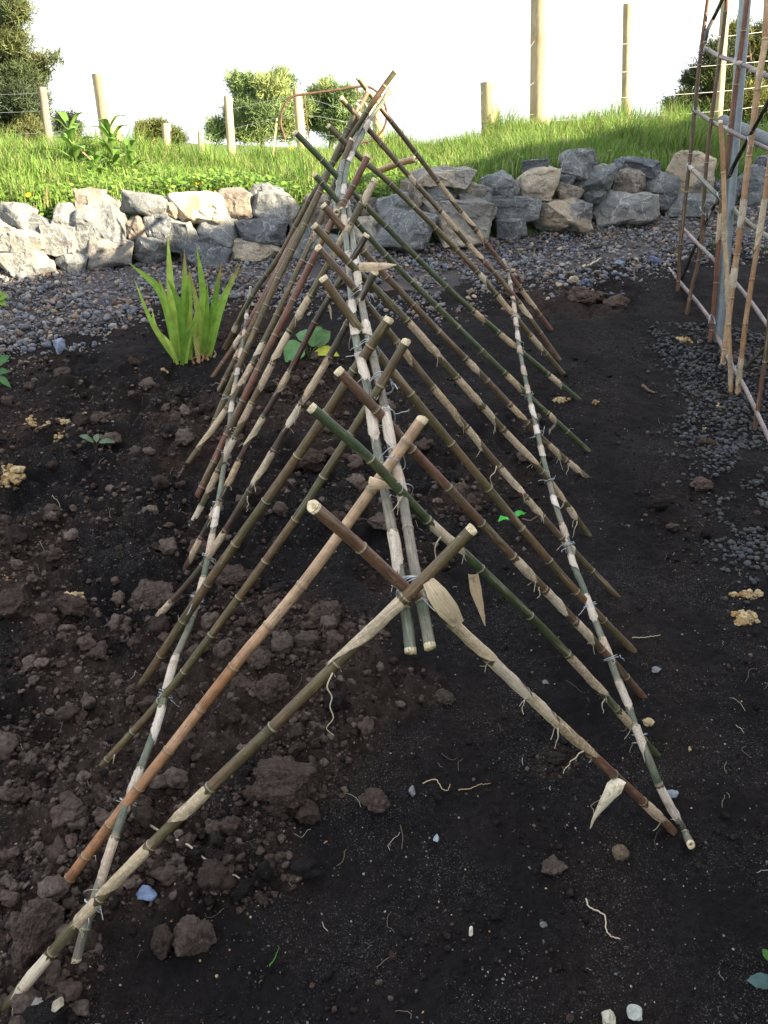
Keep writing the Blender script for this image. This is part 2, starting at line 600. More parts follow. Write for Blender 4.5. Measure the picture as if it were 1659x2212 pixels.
m_leaf = leafmat('leaf_green')
m_needle = leafmat('tree_foliage', 0.7, 0.2, (0.8, 1.25), 3.0)
m_grass = leafmat('grass_blade', 0.6, 0.4, (0.85, 1.15), 9.0)
m_petal, nt, b = mat('yellow_petal', 0.7, 0.2)
b.inputs['Base Color'].default_value = (0.85, 0.52, 0.02, 1)
m_plastic, nt, b = mat('plant_tag_plastic', 0.3, 0.5)
nt.links.new(tone(nt), b.inputs['Base Color'])
m_clay, nt, b = mat('yellow_clay', 0.95, 0.1)
co = objco(nt)
n2 = noise(nt, co, 110.0, 4, 0.7)
c = mixc(nt, 1.0, tone(nt), ramp(nt, n2, [(0.3, (0.55, 0.5, 0.45)), (0.7, (1.25, 1.25, 1.2))]), 'MULTIPLY')
nt.links.new(c, b.inputs['Base Color'])
bump(nt, b, n2, 1.0, 0.006)
m_root, nt, b = mat('dry_root', 0.9, 0.1)
nt.links.new(tone(nt), b.inputs['Base Color'])
m_board, nt, b = mat('painted_weatherboard', 0.6, 0.3)
nt.links.new(ramp(nt, noise(nt, objco(nt), 2.0), [(0.3, (0.30, 0.29, 0.26)), (0.7, (0.36, 0.35, 0.32))]), b.inputs['Base Color'])
m_roof, nt, b = mat('roof_iron', 0.5, 0.4)
nt.links.new(ramp(nt, noise(nt, objco(nt), 3.0), [(0.3, (0.08, 0.09, 0.09)), (0.7, (0.11, 0.12, 0.12))]), b.inputs['Base Color'])
m_glass, nt, b = mat('window_glass', 0.05, 0.6)
b.inputs['Base Color'].default_value = (0.05, 0.06, 0.07, 1)


# ------------------------------------------------------------------ the setting: soil, path, bank, far pasture
GB = [gnd(*p)[:2] for p in [(0, 765), (130, 745), (230, 705), (320, 655), (500, 640), (650, 640), (800, 628), (940, 655), (1100, 618), (1243, 600), (1330, 590), (1430, 565), (1540, 545), (1655, 520)]]
GB = sorted(GB, key=lambda q: q[0])
gbx, gby = np.array([q[0] for q in GB]), np.array([q[1] for q in GB])


def ybord(x):
    return np.interp(x, gbx, gby) + 0.05 * vnoise(np.asarray(x) * 5.0, np.asarray(x) * 0 + 3.3)


def pix(x, y, z):
    qx, qy, qz = x, y, z - H
    d = qx * fw[0] + qy * fw[1] + qz * fw[2]
    d = np.maximum(d, 0.05)
    return CX + F * (qx * rt2[0] + qy * rt2[1] + qz * rt2[2]) / d, CY - F * (qx * up2[0] + qy * up2[1] + qz * up2[2]) / d


LUMP = [(300, 1100, 420, 330, 1), (560, 1500, 300, 280, 1), (250, 1600, 300, 400, 1), (80, 2000, 150, 250, .9), (880, 1100, 200, 200, .9),
        (870, 1500, 90, 70, .8), (1080, 980, 130, 110, .7), (430, 1850, 230, 150, .8), (1230, 640, 170, 60, .7), (700, 1000, 250, 250, .8),
        (1440, 1130, 110, 130, .35), (480, 700, 200, 60, .5), (1200, 1640, 60, 40, .5), (150, 830, 260, 80, .6), (1150, 1150, 60, 60, .4)]


def lump(x, y):
    px, py = pix(x, y, bed(x, y))
    m = np.zeros_like(px)
    for cx, cy, rx, ry, w in LUMP:
        d = ((px - cx) / rx) ** 2 + ((py - cy) / ry) ** 2
        m = np.maximum(m, w * (1 - sstep(0.55, 1.15, d + 0.25 * vnoise(px * 0.011, py * 0.011, cx * 1.0))))
    return np.where(px < -200, np.maximum(m, 0.7), m)


def soil_disp(x, y, L=None):
    if L is None:
        L = lump(x, y)
    bil = 1 - np.abs(fbm(x, y, 16.0, 3, 0.55, 5.0))
    d = 0.016 * fbm(x, y, 3.1, 3, 0.5, 1.0) + L * (0.042 * (bil - 0.55) + 0.026 * fbm(x, y, 9.0, 2, 0.5, 8.0))
    d = d + (0.62 + 0.45 * L) * (0.006 * fbm(x, y, 40.0, 3, 0.6, 2.0)) + 0.004 * fbm(x, y, 14.0, 2, 0.5, 77.0) + 0.0022 * fbm(x, y, 130.0, 2, 0.6, 4.0)
    return d


def soil_z(x, y):
    x, y = np.asarray(x, float), np.asarray(y, float)
    return zf(x, y) + soil_disp(x, y)


def fan(name, u, y, mask, zfun, mat_, kind='structure', tonef=None, label=None):
    U, Y = np.meshgrid(u, y)
    X = U * (Y + 0.15)
    Z = zfun(X, Y)
    n, k = X.shape
    V = np.stack([X, Y, Z], -1).reshape(-1, 3)
    idx = np.arange(n * k).reshape(n, k)
    q = np.stack([idx[:-1, :-1], idx[:-1, 1:], idx[1:, 1:], idx[1:, :-1]], -1).reshape(-1, 4)
    xc, yc = V[q].mean(1)[:, 0], V[q].mean(1)[:, 1]
    q = q[mask(xc, yc)]
    used, inv = np.unique(q, return_inverse=True)
    V = V[used]
    q = inv.reshape(-1, 4)
    col = None if tonef is None else np.repeat(tonef(V[:, 0], V[:, 1])[:, None], 3, 1)
    me = npmesh(name, V, q, None, col)
    o = link(name, me, mat_)
    return tag(o, None, None, None, kind)


ys = [0.45]
while ys[-1] < 5.6:
    ys.append(ys[-1] + 0.0036 * max(ys[-1], 0.8))
ys = np.array(ys)
us = np.concatenate([np.linspace(-1.5, -0.72, 90, endpoint=False), np.linspace(-0.72, 0.72, 430), np.linspace(0.72, 1.5, 90)[1:]])
fan('soil', us, ys, lambda x, y: y < ybord(x) + 0.12, soil_z, m_soil, tonef=lambda x, y: lump(x, y) * sstep(-.45, .35, fbm(x, y, 2.6, 4, 0.6, 91.0)))
ys2 = np.linspace(2.9, 8.5, 260)
fan('gravel_path', np.linspace(-1.5, 1.5, 260), ys2, lambda x, y: (y > ybord(x) - 0.05) & (y < yw(x) + 0.12),
    lambda x, y: zf(x, y) + 0.012 * fbm(x, y, 6.0, 3) + 0.004 * fbm(x, y, 40.0, 2) - 0.006 - 0.045 * (1 - sstep(0.0, 0.16, y - ybord(x))), m_path)
fan('grass_bank', np.linspace(-1.6, 1.6, 220), np.linspace(3.3, 14, 220), lambda x, y: (y > yw(x) + 0.05) & (y < yw(x) + 5.2),
    lambda x, y: zf(x, y) + 0.03 * fbm(x, y, 1.6, 3), m_bank)
# wide ground under everything, out to the horizon
g = np.sinh(np.linspace(-6.2, 6.2, 150)) * 4.0
GX, GY = np.meshgrid(g, g + 3.0)
GZ = zf(GX, GY) - 0.07 - 0.03 * np.clip(np.hypot(GX, GY - 3) / 10, 0, 4)
GV = np.stack([GX, GY, GZ], -1).reshape(-1, 3)
gi = np.arange(GX.size).reshape(GX.shape)
gq = np.stack([gi[:-1, :-1], gi[:-1, 1:], gi[1:, 1:], gi[1:, :-1]], -1).reshape(-1, 4)
tag(link('ground', npmesh('ground', GV, gq), m_far), kind='structure')


# ------------------------------------------------------------------ scattered small pieces
def ico(sub):
    bm = bmesh.new()
    bmesh.ops.create_icosphere(bm, subdivisions=sub, radius=1.0)
    V = np.array([v.co[:] for v in bm.verts])
    T = np.array([[v.index for v in f.verts] for f in bm.faces])
    bm.free()
    return V, T


def lumpvars(n, sub, rough, flat=0.0, sc=1.6):
    V0, T = ico(sub)
    out = []
    for k in range(n):
        r = 1 + rough * vnoise(V0[:, 0] * sc + k * 7, V0[:, 1] * sc, V0[:, 2] * sc + k) + 0.45 * rough * vnoise(V0[:, 0] * sc * 2.6 + k * 5, V0[:, 1] * sc * 2.6, V0[:, 2] * sc * 2.6)
        V = V0 * r[:, None]
        if flat:                            # facets: clamp against random planes
            for _ in range(7):
                d = rng.normal(size=3)
                d /= np.linalg.norm(d)
                h = V @ d - (0.55 + 0.25 * rng.random())
                V = V - np.maximum(h, 0)[:, None] * d[None]
        out.append(V)
    return out, T


def rotmats(n):
    q = rng.normal(size=(n, 4))
    q /= np.linalg.norm(q, axis=1)[:, None]
    w, x, y, z = q.T
    return np.stack([np.stack([1 - 2 * (y * y + z * z), 2 * (x * y - z * w), 2 * (x * z + y * w)], -1),
                     np.stack([2 * (x * y + z * w), 1 - 2 * (x * x + z * z), 2 * (y * z - x * w)], -1),
                     np.stack([2 * (x * z - y * w), 2 * (y * z + x * w), 1 - 2 * (x * x + y * y)], -1)], 1)


def scatter(name, groups, mat_, label=None, smooth=False):
    VV, TT, CC, off = [], [], [], 0
    for (vs, T), P, R, col, asp in groups:
        n = len(P)
        if n == 0:
            continue
        M = rotmats(n)
        sc = np.stack([np.ones(n), 1 - asp * rng.random(n), 1 - asp * rng.random(n)], -1) * R[:, None]
        which = rng.integers(0, len(vs), n)
        for k, base in enumerate(vs):
            s = np.where(which == k)[0]
            if len(s) == 0:
                continue
            V = np.einsum('nij,nvj->nvi', M[s], base[None] * sc[s][:, None, :])
            V = V * np.array([1, 1, 0.8]) + P[s][:, None, :]
            m = len(base)
            VV.append(V.reshape(-1, 3))
            TT.append((T[None] + (np.arange(len(s)) * m)[:, None, None] + off).reshape(-1, 3))
            CC.append(np.repeat(col[s], m, 0))
            off += len(s) * m
    me = npmesh(name, np.concatenate(VV), None, np.concatenate(TT), np.concatenate(CC))
    o = link(name, me, mat_, None, smooth)
    return tag(o, None, None, None, 'stuff')


def samp(n, y0, y1, u=0.62, power=1.0):
    y = y0 + (y1 - y0) * rng.random(n) ** power
    x = (rng.random(n) * 2 - 1) * u * (y + 0.2)
    return x, y


# soil crumbs
BROWN = np.array([[0.056, 0.040, 0.032], [0.078, 0.057, 0.047], [0.036, 0.025, 0.020], [0.11, 0.085, 0.072]])
DARKS = np.array([[0.008, 0.007, 0.0075], [0.012, 0.0095, 0.0095], [0.02, 0.015, 0.0135]])
big, mid, small = lumpvars(6, 3, 0.42, sc=1.9), lumpvars(6, 2, 0.45), lumpvars(5, 1, 0.3)
grp = []
for vs, n, r0, r1, den in ((big, 3200, 0.012, 0.040, 1.0), (mid, 34000, 0.0045, 0.013, 1.0), (small, 85000, 0.0018, 0.0055, 1.0)):
    x, y = samp(n, 0.6, 3.9)
    L = lump(x, y)
    thr = 0.05 if vs is big else (0.08 if vs is mid else 0.30)
    cl = sstep(-0.35, 0.35, fbm(x, y, 5.0, 3, 0.6, 21.0))
    keep = (rng.random(n) < np.maximum(L * (0.25 + 0.75 * cl), thr * cl * (0.25 if vs is big else 1)) * (0.35 + 0.65 * sstep(-.5, .2, fbm(x, y, 2.6, 4, 0.6, 91.0)))) & (y < ybord(x) + 0.1)
    x, y, L = x[keep], y[keep], L[keep]
    m = len(x)
    R = r0 * (r1 / r0) ** (rng.random(m) ** 1.8)
    P = np.stack([x, y, soil_z(x, y) + R * 0.4], -1)
    brown = rng.random(m) < 0.15 + 0.8 * L
    col = np.where(brown[:, None], BROWN[rng.integers(0, 4, m)], DARKS[rng.integers(0, 3, m)]) * (0.8 + 0.4 * rng.random((m, 1)))
    grp.append((vs, P, R, col, 0.45))
scatter('soil_crumbs', grp, m_clod, smooth=True)

# path gravel
PEB = np.array([[0.105, 0.118, 0.15], [0.14, 0.15, 0.17], [0.09, 0.092, 0.105], [0.19, 0.19, 0.195], [0.17, 0.135, 0.11], [0.22, 0.15, 0.11], [0.31, 0.25, 0.18], [0.13, 0.085, 0.07], [0.07, 0.07, 0.08], [0.25, 0.235, 0.215]])
PW = np.array([.17, .15, .15, .1, .1, .08, .05, .07, .09, .04])
ang = lumpvars(8, 2, 0.3, flat=1.0)
ang1 = lumpvars(6, 1, 0.3, flat=1.0)
grp = []
for vs, n, r0, r1 in ((ang, 38000, 0.0075, 0.024), (ang1, 80000, 0.0045, 0.010)):
    x, y = samp(n, 2.9, 6.8, 0.66)
    d = y - ybord(x)
    soilspot = fbm(x, y, 4.0, 3, 0.6, 31.0)
    keep = (d > -0.05 - 0.28 * rng.random(len(x)) ** 2.2) & (y < yw(x) + 0.08) & ((soilspot > -0.75) | (d > 0.4))
    x, y = x[keep], y[keep]
    m = len(x)
    R = r0 * (r1 / r0) ** (rng.random(m) ** 1.5)
    P = np.stack([x, y, zf(x, y) + soil_disp(x, y) * (y < ybord(x) + 0.1) + R * 0.3], -1)
    col = PEB[rng.choice(len(PEB), m, p=PW)] * (0.58 + 0.46 * rng.random((m, 1)))
    grp.append((vs, P, R, col, 0.5))
scatter('gravel', grp, m_peb)

# dark rounded drainage pebbles at the right of the bed
poly = [(1420, 640), (1480, 600), (1700, 590), (1720, 1300), (1600, 1270), (1545, 1150), (1500, 1010), (1470, 900), (1440, 780)]


def inpoly(px, py, P):
    r = np.zeros(px.shape, bool)
    j = len(P) - 1
    for i in range(len(P)):
        xi, yi, xj, yj = *P[i], *P[j]
        c = ((yi > py) != (yj > py)) & (px < (xj - xi) * (py - yi) / (yj - yi + 1e-9) + xi)
        r ^= c
        j = i
    return r


n = 42000
x, y = 0.6 + 2.2 * rng.random(n), 1.5 + 2.7 * rng.random(n)
px, py = pix(x, y, bed(x, y))
jx, jy = rng.normal(0, 30, n), rng.normal(0, 22, n)
keep = inpoly(px + jx + 30 * vnoise(x * 6, y * 6, 2.0), py + jy, poly) & (y < ybord(x)) & (rng.random(n) < 0.72) & (fbm(x, y, 5.0, 3, 0.6, 41.0) > -0.62)
x, y = x[keep], y[keep]
m = len(x)
R = 0.0038 * 3.4 ** rng.random(m)
rnd = lumpvars(5, 2, 0.16)
P = np.stack([x, y, soil_z(x, y) + R * 0.35], -1)
DK = np.array([[0.032, 0.034, 0.040], [0.045, 0.048, 0.056], [0.022, 0.022, 0.026], [0.062, 0.064, 0.068], [0.05, 0.044, 0.038]])
scatter('dark_gravel', [(rnd, P, R, DK[rng.integers(0, 5, m)] * (0.5 + 0.5 * rng.random((m, 1))), 0.45)], m_peb, smooth=True)

# pale flecks, grit, straw and fine roots lying loose on the soil
n = 11000
x, y = samp(n, 0.7, 3.6)
keep = (y < ybord(x)) & (rng.random(n) < 0.35 + 0.65 * sstep(-0.2, 0.5, fbm(x, y, 3.0, 3, 0.6, 51.0)))
x, y = x[keep], y[keep]
m = len(x)
GR = np.array([[0.22, 0.20, 0.18], [0.14, 0.135, 0.14], [0.32, 0.25, 0.14], [0.10, 0.11, 0.13], [0.3, 0.13, 0.06], [0.08, 0.06, 0.05], [0.07, 0.06, 0.06]])
scatter('soil_grit', [(small, np.stack([x, y, soil_z(x, y) + 0.001], -1), 0.0011 + 0.0028 * rng.random(m) ** 4, GR[rng.choice(7, m, p=[.2, .2, .12, .14, .04, .15, .15])], 0.5)], m_peb)
mb = MB()
x, y = samp(220, 0.8, 3.4)
for a, c in zip(x, y):
    if c > ybord(a) - 0.05:
        continue
    ln = 0.012 + 0.05 * random.random() ** 2
    th = random.random() * 6.28
    pts = []
    for k in range(6):
        pts.append((a, c))
        th += random.gauss(0, 0.45)
        a += math.cos(th) * ln / 5
        c += math.sin(th) * ln / 5
    pz = soil_z([q[0] for q in pts], [q[1] for q in pts])
    cc = random.choice([(0.30, 0.25, 0.18), (0.20, 0.16, 0.11), (0.13, 0.1, 0.07), (0.38, 0.34, 0.27), (0.11, 0.085, 0.065)])
    mb.tube([(q[0], q[1], z + 0.003 + 0.004 * random.random()) for q, z in zip(pts, pz)], random.uniform(0.0003, 0.0009), 4, cc, cap=False)
tag(mb.obj('root_fragments', m_root), kind='stuff')


# ------------------------------------------------------------------ unseen building added behind the photographer to shade the bed
e_s = np.array([math.sin(SUN_AZ), -math.cos(SUN_AZ)])
e_p = np.array([math.cos(SUN_AZ), math.sin(SUN_AZ)])
Q0 = 4.0
TE = math.tan(SUN_EL)


def hp(p, q, z):                           # p along the wall, q away from the wall
    v = e_p * p + e_s * (Q0 + q)
    return (v[0], v[1], z)


def hbox(m_, p0, p1, q0, q1, z0, z1, z2=None):
    z2 = z1 if z2 is None else z2
    V = [hp(p0, q0, z0), hp(p1, q0, z0), hp(p1, q1, z0), hp(p0, q1, z0), hp(p0, q0, z1), hp(p1, q0, z2), hp(p1, q1, z2), hp(p0, q1, z1)]
    m_.add(V, [(0, 3, 2, 1), (4, 5, 6, 7), (0, 1, 5, 4), (1, 2, 6, 5), (2, 3, 7, 6), (3, 0, 4, 7)])


shade_caster = empty('shade_caster', hp(3, 0, -0.4), 'unseen pale weatherboard building added to shade the vegetable bed, with a skillion iron roof', 'shade_caster')
hl = np.array(shade_caster.location)


def hobj(m_, name, mt, parent):
    return m_.obj(name, mt, parent, False, hl)


c1, c2 = 2.5 + Q0 * TE, 2.55 + Q0 * TE  # roof heights shaped by where the shade edge should fall on the bank
w_ = MB(); hbox(w_, -7, 3.95, 0, 4, -0.6, c1 - 0.12); hbox(w_, 3.95, 12, 0.003, 4, -0.6, c1 - 0.1, c2 + 0.12)
hobj(w_, 'wall', m_board, shade_caster)
r_ = MB(); hbox(r_, -7.2, 3.94, -0.02, 4.2, c1 - 0.12, c1); hbox(r_, 3.945, 12.2, -0.01, 4.2, c1 - 0.08, c1 + 0.02, c2 + 0.22)
hobj(r_, 'roof', m_roof, shade_caster)
for a in (-4.5, -1.0, 6.0):
    f_ = MB(); hbox(f_, a, a + 1.5, -0.05, -0.005, 0.8, 2.2)
    fo = hobj(f_, 'window', m_post, shade_caster)
    g_ = MB(); hbox(g_, a + 0.08, a + 1.42, -0.06, -0.052, 0.88, 2.12)
    hobj(g_, 'pane', m_glass, fo)
d_ = MB(); hbox(d_, 2.0, 2.9, -0.05, -0.005, -0.4, 1.7)
hobj(d_, 'door', m_roof, shade_caster)

# ------------------------------------------------------------------ the dry stacked rock wall: every rock a thing
def rock(label, box, kind, push=0.0, seed=None):
    x0, y0, x1, y1 = box
    cx_, cy_ = (x0 + x1) / 2, (y0 + y1) / 2
    Y = 5.0
    for _ in range(10):
        P = at(cx_, cy_, Y)
        w = float(yw(P[0]))
        zb = float(bed(P[0], w))
        Y = w + 0.02 + 0.42 * max(P[2] - zb, 0) + push
    P = at(cx_, cy_, Y)
    rx, rz = mmp(P, (x1 - x0) / 2) * 1.04, mmp(P, (y1 - y0) / 2) * 1.08
    ry = 0.55 * (rx + rz) * (0.9 + 0.3 * random.random())
    r_ = random.Random(seed if seed is not None else int(cx_ * 31 + cy_ * 7))
    bm = bmesh.new()
    pe = 2.7
    for k in range(r_.choice([11, 12, 14, 17])):
        d = Vector((r_.gauss(0, 1), r_.gauss(0, 1), r_.gauss(0, 1))).normalized()
        l = (abs(d.x) ** pe + abs(d.y) ** pe + abs(d.z) ** pe) ** (-1 / pe)
        bm.verts.new(d * l * r_.uniform(0.9, 1.04))
    for sx in (-1, 1):
        for sz in (-1, 1):
            bm.verts.new((sx * r_.uniform(0.45, 0.98), -r_.uniform(0.35, 0.95), sz * r_.uniform(0.5, 0.98)))
    tw = Matrix.Rotation(r_.uniform(-.3, .3), 3, 'Y')
    for v in bm.verts:
        v.co = tw @ v.co
    bmesh.ops.convex_hull(bm, input=bm.verts)
    for v in [v for v in bm.verts if not v.link_faces]:
        bm.verts.remove(v)
    lo = [min(v.co[i] for v in bm.verts) for i in range(3)]
    hi = [max(v.co[i] for v in bm.verts) for i in range(3)]
    for v in bm.verts:
        v.co = Vector(((2 * (v.co.x - lo[0]) / (hi[0] - lo[0]) - 1) * rx, (2 * (v.co.y - lo[1]) / (hi[1] - lo[1]) - 1) * ry,
                       (2 * (v.co.z - lo[2]) / (hi[2] - lo[2]) - 1) * rz))
    bmesh.ops.dissolve_limit(bm, angle_limit=0.16, verts=bm.verts, edges=bm.edges)
    bmesh.ops.bevel(bm, geom=list(bm.edges), offset=0.05 * min(rx, rz), segments=1, profile=0.6, affect='EDGES', clamp_overlap=True)
    bmesh.ops.triangulate(bm, faces=bm.faces)
    for _ in range(4):
        es = [e for e in bm.edges if e.calc_length() > 0.022]
        if es:
            bmesh.ops.subdivide_edges(bm, edges=es, cuts=1)
            bmesh.ops.triangulate(bm, faces=[f for f in bm.faces if len(f.verts) > 3])
    bm.normal_update()
    so = Vector((r_.random() * 50, r_.random() * 50, 0))
    for v in bm.verts:
        h = mnoise.fractal(v.co * 9 + so, 1.0, 2.0, 4)
        h2 = mnoise.noise(v.co * 3.5 + so)
        h3 = mnoise.cell(Vector((v.co.x * 13, v.co.y * 13, v.co.z * 22)) + so * 3 + Vector((h2, h2, h2)) * 1.5)
        v.co += v.normal * (0.011 * h + 0.016 * h2 + 0.006 * h3 - 0.003)
    me = bpy.data.meshes.new('wall_rock')
    bm.to_mesh(me)
    bm.free()
    o = link('wall_rock', me, ROCK[kind], None, False, P)
    return tag(o, label, 'rock', 'rocks of the dry stacked wall')


ROCKS = [
    ('grey rock at the left end of the top course with green grass over it', (0, 433, 76, 497), 'grey'),
    ('pale flat rock cut by the left edge of the photo, in the middle course', (-14, 474, 50, 527), 'pale'),
    ('grey speckled rock between the left end rock and a white sunlit one', (52, 457, 118, 502), 'grey'),
    ('small white sunlit rock below the tan grey one near the left end', (115, 443, 177, 498), 'pale'),
    ('tan and grey rock set highest in the left part of the wall', (162, 407, 229, 458), 'brown'),
    ('narrow upright white rock right of the tan and grey highest one', (220, 414, 267, 476), 'pale'),
    ('big pointed grey rock in the left part, tallest of its neighbours', (172, 440, 278, 545), 'grey'),
    ('broad grey rock with a pale veined top in the left top course', (260, 415, 364, 473), 'grey'),
    ('small grey rock under the broad veined rock, left one of two', (266, 468, 323, 522), 'brown'),
    ('dark grey wedge under the broad veined rock, right one of two', (312, 458, 378, 520), 'dark'),
    ('big white sunlit rock with rusty stains along its lower edge', (378, 412, 506, 484), 'rust'),
    ('blue grey rock below the rusty stained white rock, above the sword leaves', (350, 477, 434, 545), 'grey'),
    ('small tan rock wedged left of the rusty stained white rock', (355, 434, 396, 478), 'tan'),
    ('brown grey rock right against the rusty stained white rock', (474, 408, 551, 471), 'brown'),
    ('small dark rock lying on top of the left half of the wall', (538, 398, 601, 440), 'dark'),
    ('large grey rock with a lit slanting face in the top course, left of the trellis', (540, 408, 648, 482), 'grey'),
    ('long grey rock in the middle course below the brown grey one', (424, 468, 521, 524), 'grey'),
    ('dark blue rock with white veins in the middle course left of the trellis', (513, 468, 623, 532), 'dark'),
    ('big pale green grey rock at the left end of the bottom course', (-5, 538, 127, 592), 'pale'),
    ('pale sunlit rock on the bottom rock at the left end', (-5, 496, 107, 550), 'pale'),
    ('pale grey rock left of the big pointed grey rock', (93, 483, 178, 548), 'pale'),
    ('blue grey rock second from the left in the bottom course', (123, 536, 207, 587), 'grey'),
    ('tan rounded rock third from the left in the bottom course', (204, 515, 303, 580), 'tan'),
    ('small tan rock in the gap under the big pointed grey rock', (145, 498, 190, 546), 'tan'),
    ('blue grey rock right of the tan rounded rock in the bottom course', (294, 512, 367, 570), 'grey'),
    ('dark rock low behind the tips of the sword leaves', (378, 516, 502, 574), 'dark'),
    ('flat tan sunlit rock in the bottom course just left of the trellis', (490, 516, 610, 569), 'tan'),
    ('grey rock behind the outer left canes of the trellis', (604, 456, 657, 503), 'grey'),
    ('upright grey rock low behind the thick left canes', (625, 484, 702, 568), 'grey'),
    ('blue grey rock seen low between the crossing canes', (660, 500, 745, 562), 'grey'),
    ('brown rock seen between the canes under the grass', (655, 425, 748, 505), 'brown'),
    ('tan rock seen right behind the ridge pole of the trellis', (740, 466, 832, 548), 'tan'),
    ('brown grey rock at the top of the wall behind the ridge pole', (748, 420, 815, 468), 'brown'),
    ('green grey rock above the biggest rock right of the ridge', (803, 415, 890, 478), 'grey'),
    ('biggest pale grey rock right of the ridge behind the canes', (806, 452, 942, 545), 'grey'),
    ('grey rock under the left end of the long flat tan rock', (862, 387, 914, 452), 'brown'),
    ('long flat tan rock lying on top of the wall right of the trellis', (893, 361, 1025, 403), 'tan'),
    ('grey block under the long flat tan rock', (911, 386, 988, 445), 'grey'),
    ('small reddish rock wedged above the big pale tan boulder', (902, 428, 962, 482), 'tan'),
    ('big pale tan boulder at the foot of the wall behind the right canes', (934, 434, 1073, 529), 'tan'),
    ('tan topped rock right of the grey block', (985, 397, 1047, 432), 'tan'),
    ('grey wedge resting above the big pale tan boulder', (988, 405, 1062, 456), 'grey'),
    ('blue grey rock with a dark ridge right of the tan topped rock', (1037, 374, 1123, 433), 'grey'),
    ('low grey rock under the blue grey rock with the dark ridge', (1052, 424, 1165, 478), 'grey'),
    ('small grey rock at the foot of the wall with a grass tuft', (1068, 471, 1133, 522), 'grey'),
    ('dark rock behind the tan triangular rock', (1118, 340, 1192, 402), 'dark'),
    ('tan triangular rock standing on edge in the right part', (1117, 362, 1203, 437), 'tan'),
    ('small dark rock right of the tan triangular rock', (1193, 376, 1240, 412), 'dark'),
    ('brown rock right of the tan triangular rock, second course', (1196, 396, 1262, 440), 'brown'),
    ('grey peaked rock highest in the right part under the tall grass', (1206, 326, 1287, 386), 'grey'),
    ('long grey rock tilted under the grey peaked rock', (1228, 359, 1324, 410), 'grey'),
    ('small square grey rock under the long tilted grey rock', (1256, 391, 1314, 443), 'grey'),
    ('big dark rock with a tan face at the foot of the right part', (1133, 427, 1277, 502), 'mixed'),
    ('flat dark topped rock in the top course at the right', (1312, 337, 1426, 381), 'dark'),
    ('brown grey rock under the flat dark topped rock', (1316, 367, 1393, 431), 'brown'),
    ('pointed blue grey rock leaning over the long pale rock', (1372, 372, 1462, 452), 'grey'),
    ('long pale yellow grey rock at the foot of the right part', (1273, 417, 1420, 484), 'pale'),
    ('low grey rock at the foot of the wall behind the tall canes', (1420, 416, 1542, 468), 'grey'),
    ('big pale and dark blotched rock behind the outermost tall cane', (1424, 331, 1530, 428), 'mixed'),
    ('dark grey rock behind the galvanised post', (1532, 377, 1590, 436), 'dark'),
    ('big grey rock at the right edge behind the tall canes', (1585, 361, 1662, 452), 'grey'),
    ('dark rock at the right edge above the big grey one', (1632, 342, 1690, 388), 'dark'),
]
for lb, bx, kd in ROCKS:
    rock(lb, bx, kd)

# ------------------------------------------------------------------ the bamboo A-frame trellis
PAL = dict(olive=[(0.085, 0.066, 0.030), (0.105, 0.066, 0.034), (0.066, 0.058, 0.028)],
           brown=[(0.115, 0.058, 0.038), (0.092, 0.056, 0.036), (0.075, 0.058, 0.030)],
           red=[(0.13, 0.055, 0.036), (0.15, 0.070, 0.044), (0.095, 0.062, 0.034)],
           green=[(0.036, 0.052, 0.022), (0.05, 0.06, 0.025), (0.042, 0.06, 0.03)],
           dark=[(0.035, 0.026, 0.02), (0.05, 0.02, 0.016), (0.045, 0.04, 0.022)],
           orange=[(0.30, 0.165, 0.09), (0.38, 0.24, 0.145), (0.27, 0.13, 0.062)],
           tan=[(0.46, 0.33, 0.21), (0.40, 0.26, 0.15), (0.30, 0.17, 0.09)],
           grey=[(0.105, 0.112, 0.085), (0.065, 0.088, 0.056), (0.16, 0.14, 0.11)],
           purple=[(0.17, 0.135, 0.14), (0.21, 0.17, 0.165), (0.13, 0.105, 0.10)],
           black=[(0.018, 0.016, 0.015), (0.024, 0.02, 0.018), (0.03, 0.024, 0.018)])
RIDGE_PY = np.array([195, 225, 267, 322, 380, 444, 503, 560, 640, 711, 755, 831, 905, 1062, 1280, 1400])
RIDGE_Y = np.array([3.98, 3.86, 3.70, 3.45, 3.22, 2.90, 2.66, 2.40, 2.13, 1.92, 1.80, 1.68, 1.60, 1.43, 1.20, 1.12])
RIDGE_PX = [(905, 1400), (885, 1275), (853, 1045), (825, 890), (797, 760), (775, 640), (765, 560), (748, 456), (735, 400), (741, 350), (760, 315), (778, 277), (798, 240), (823, 215), (840, 195)]


def ridge_cross(top, foot):
    rp = np.array(RIDGE_PX, float)
    for a, b_ in zip(rp[:-1], rp[1:]):
        M = np.array([foot - top, -(b_ - a)]).T
        if abs(np.linalg.det(M)) < 1e-6:
            continue
        u = np.linalg.solve(M, a - top)
        if -0.4 <= u[0] <= 1 and -0.01 <= u[1] <= 1.01:
            return top + u[0] * (foot - top)
    d = foot - top
    return top + d * 0.05


def cane_path(pts, dY=0.0, footsink=0.05, n=40):
    """3-D centre line of a cane from its foot on the soil over the ridge, foot first."""
    top, foot = np.array(pts[0], float), np.array(pts[-1], float)
    c = ridge_cross(top, foot)
    G = gnd(*foot)
    G[2] = float(soil_z(G[0], G[1]))
    Yc = float(np.interp(c[1], RIDGE_PY, RIDGE_Y)) + dY
    Cx = at(c[0], c[1], Yc)
    D = Cx - G
    out = [G - D / np.linalg.norm(D) * footsink, G]
    for p in pts[::-1][1:]:
        lo, hi = -0.1, 2.2                  # the point of the straight line at this picture height gives the distance
        for _ in range(40):
            m_ = (lo + hi) / 2
            q = proj(G + m_ * D)
            if q[1] > p[1]:
                lo = m_
            else:
                hi = m_
        out.append(at(p[0], p[1], (G + lo * D)[1]))
    return spline(out, n), out


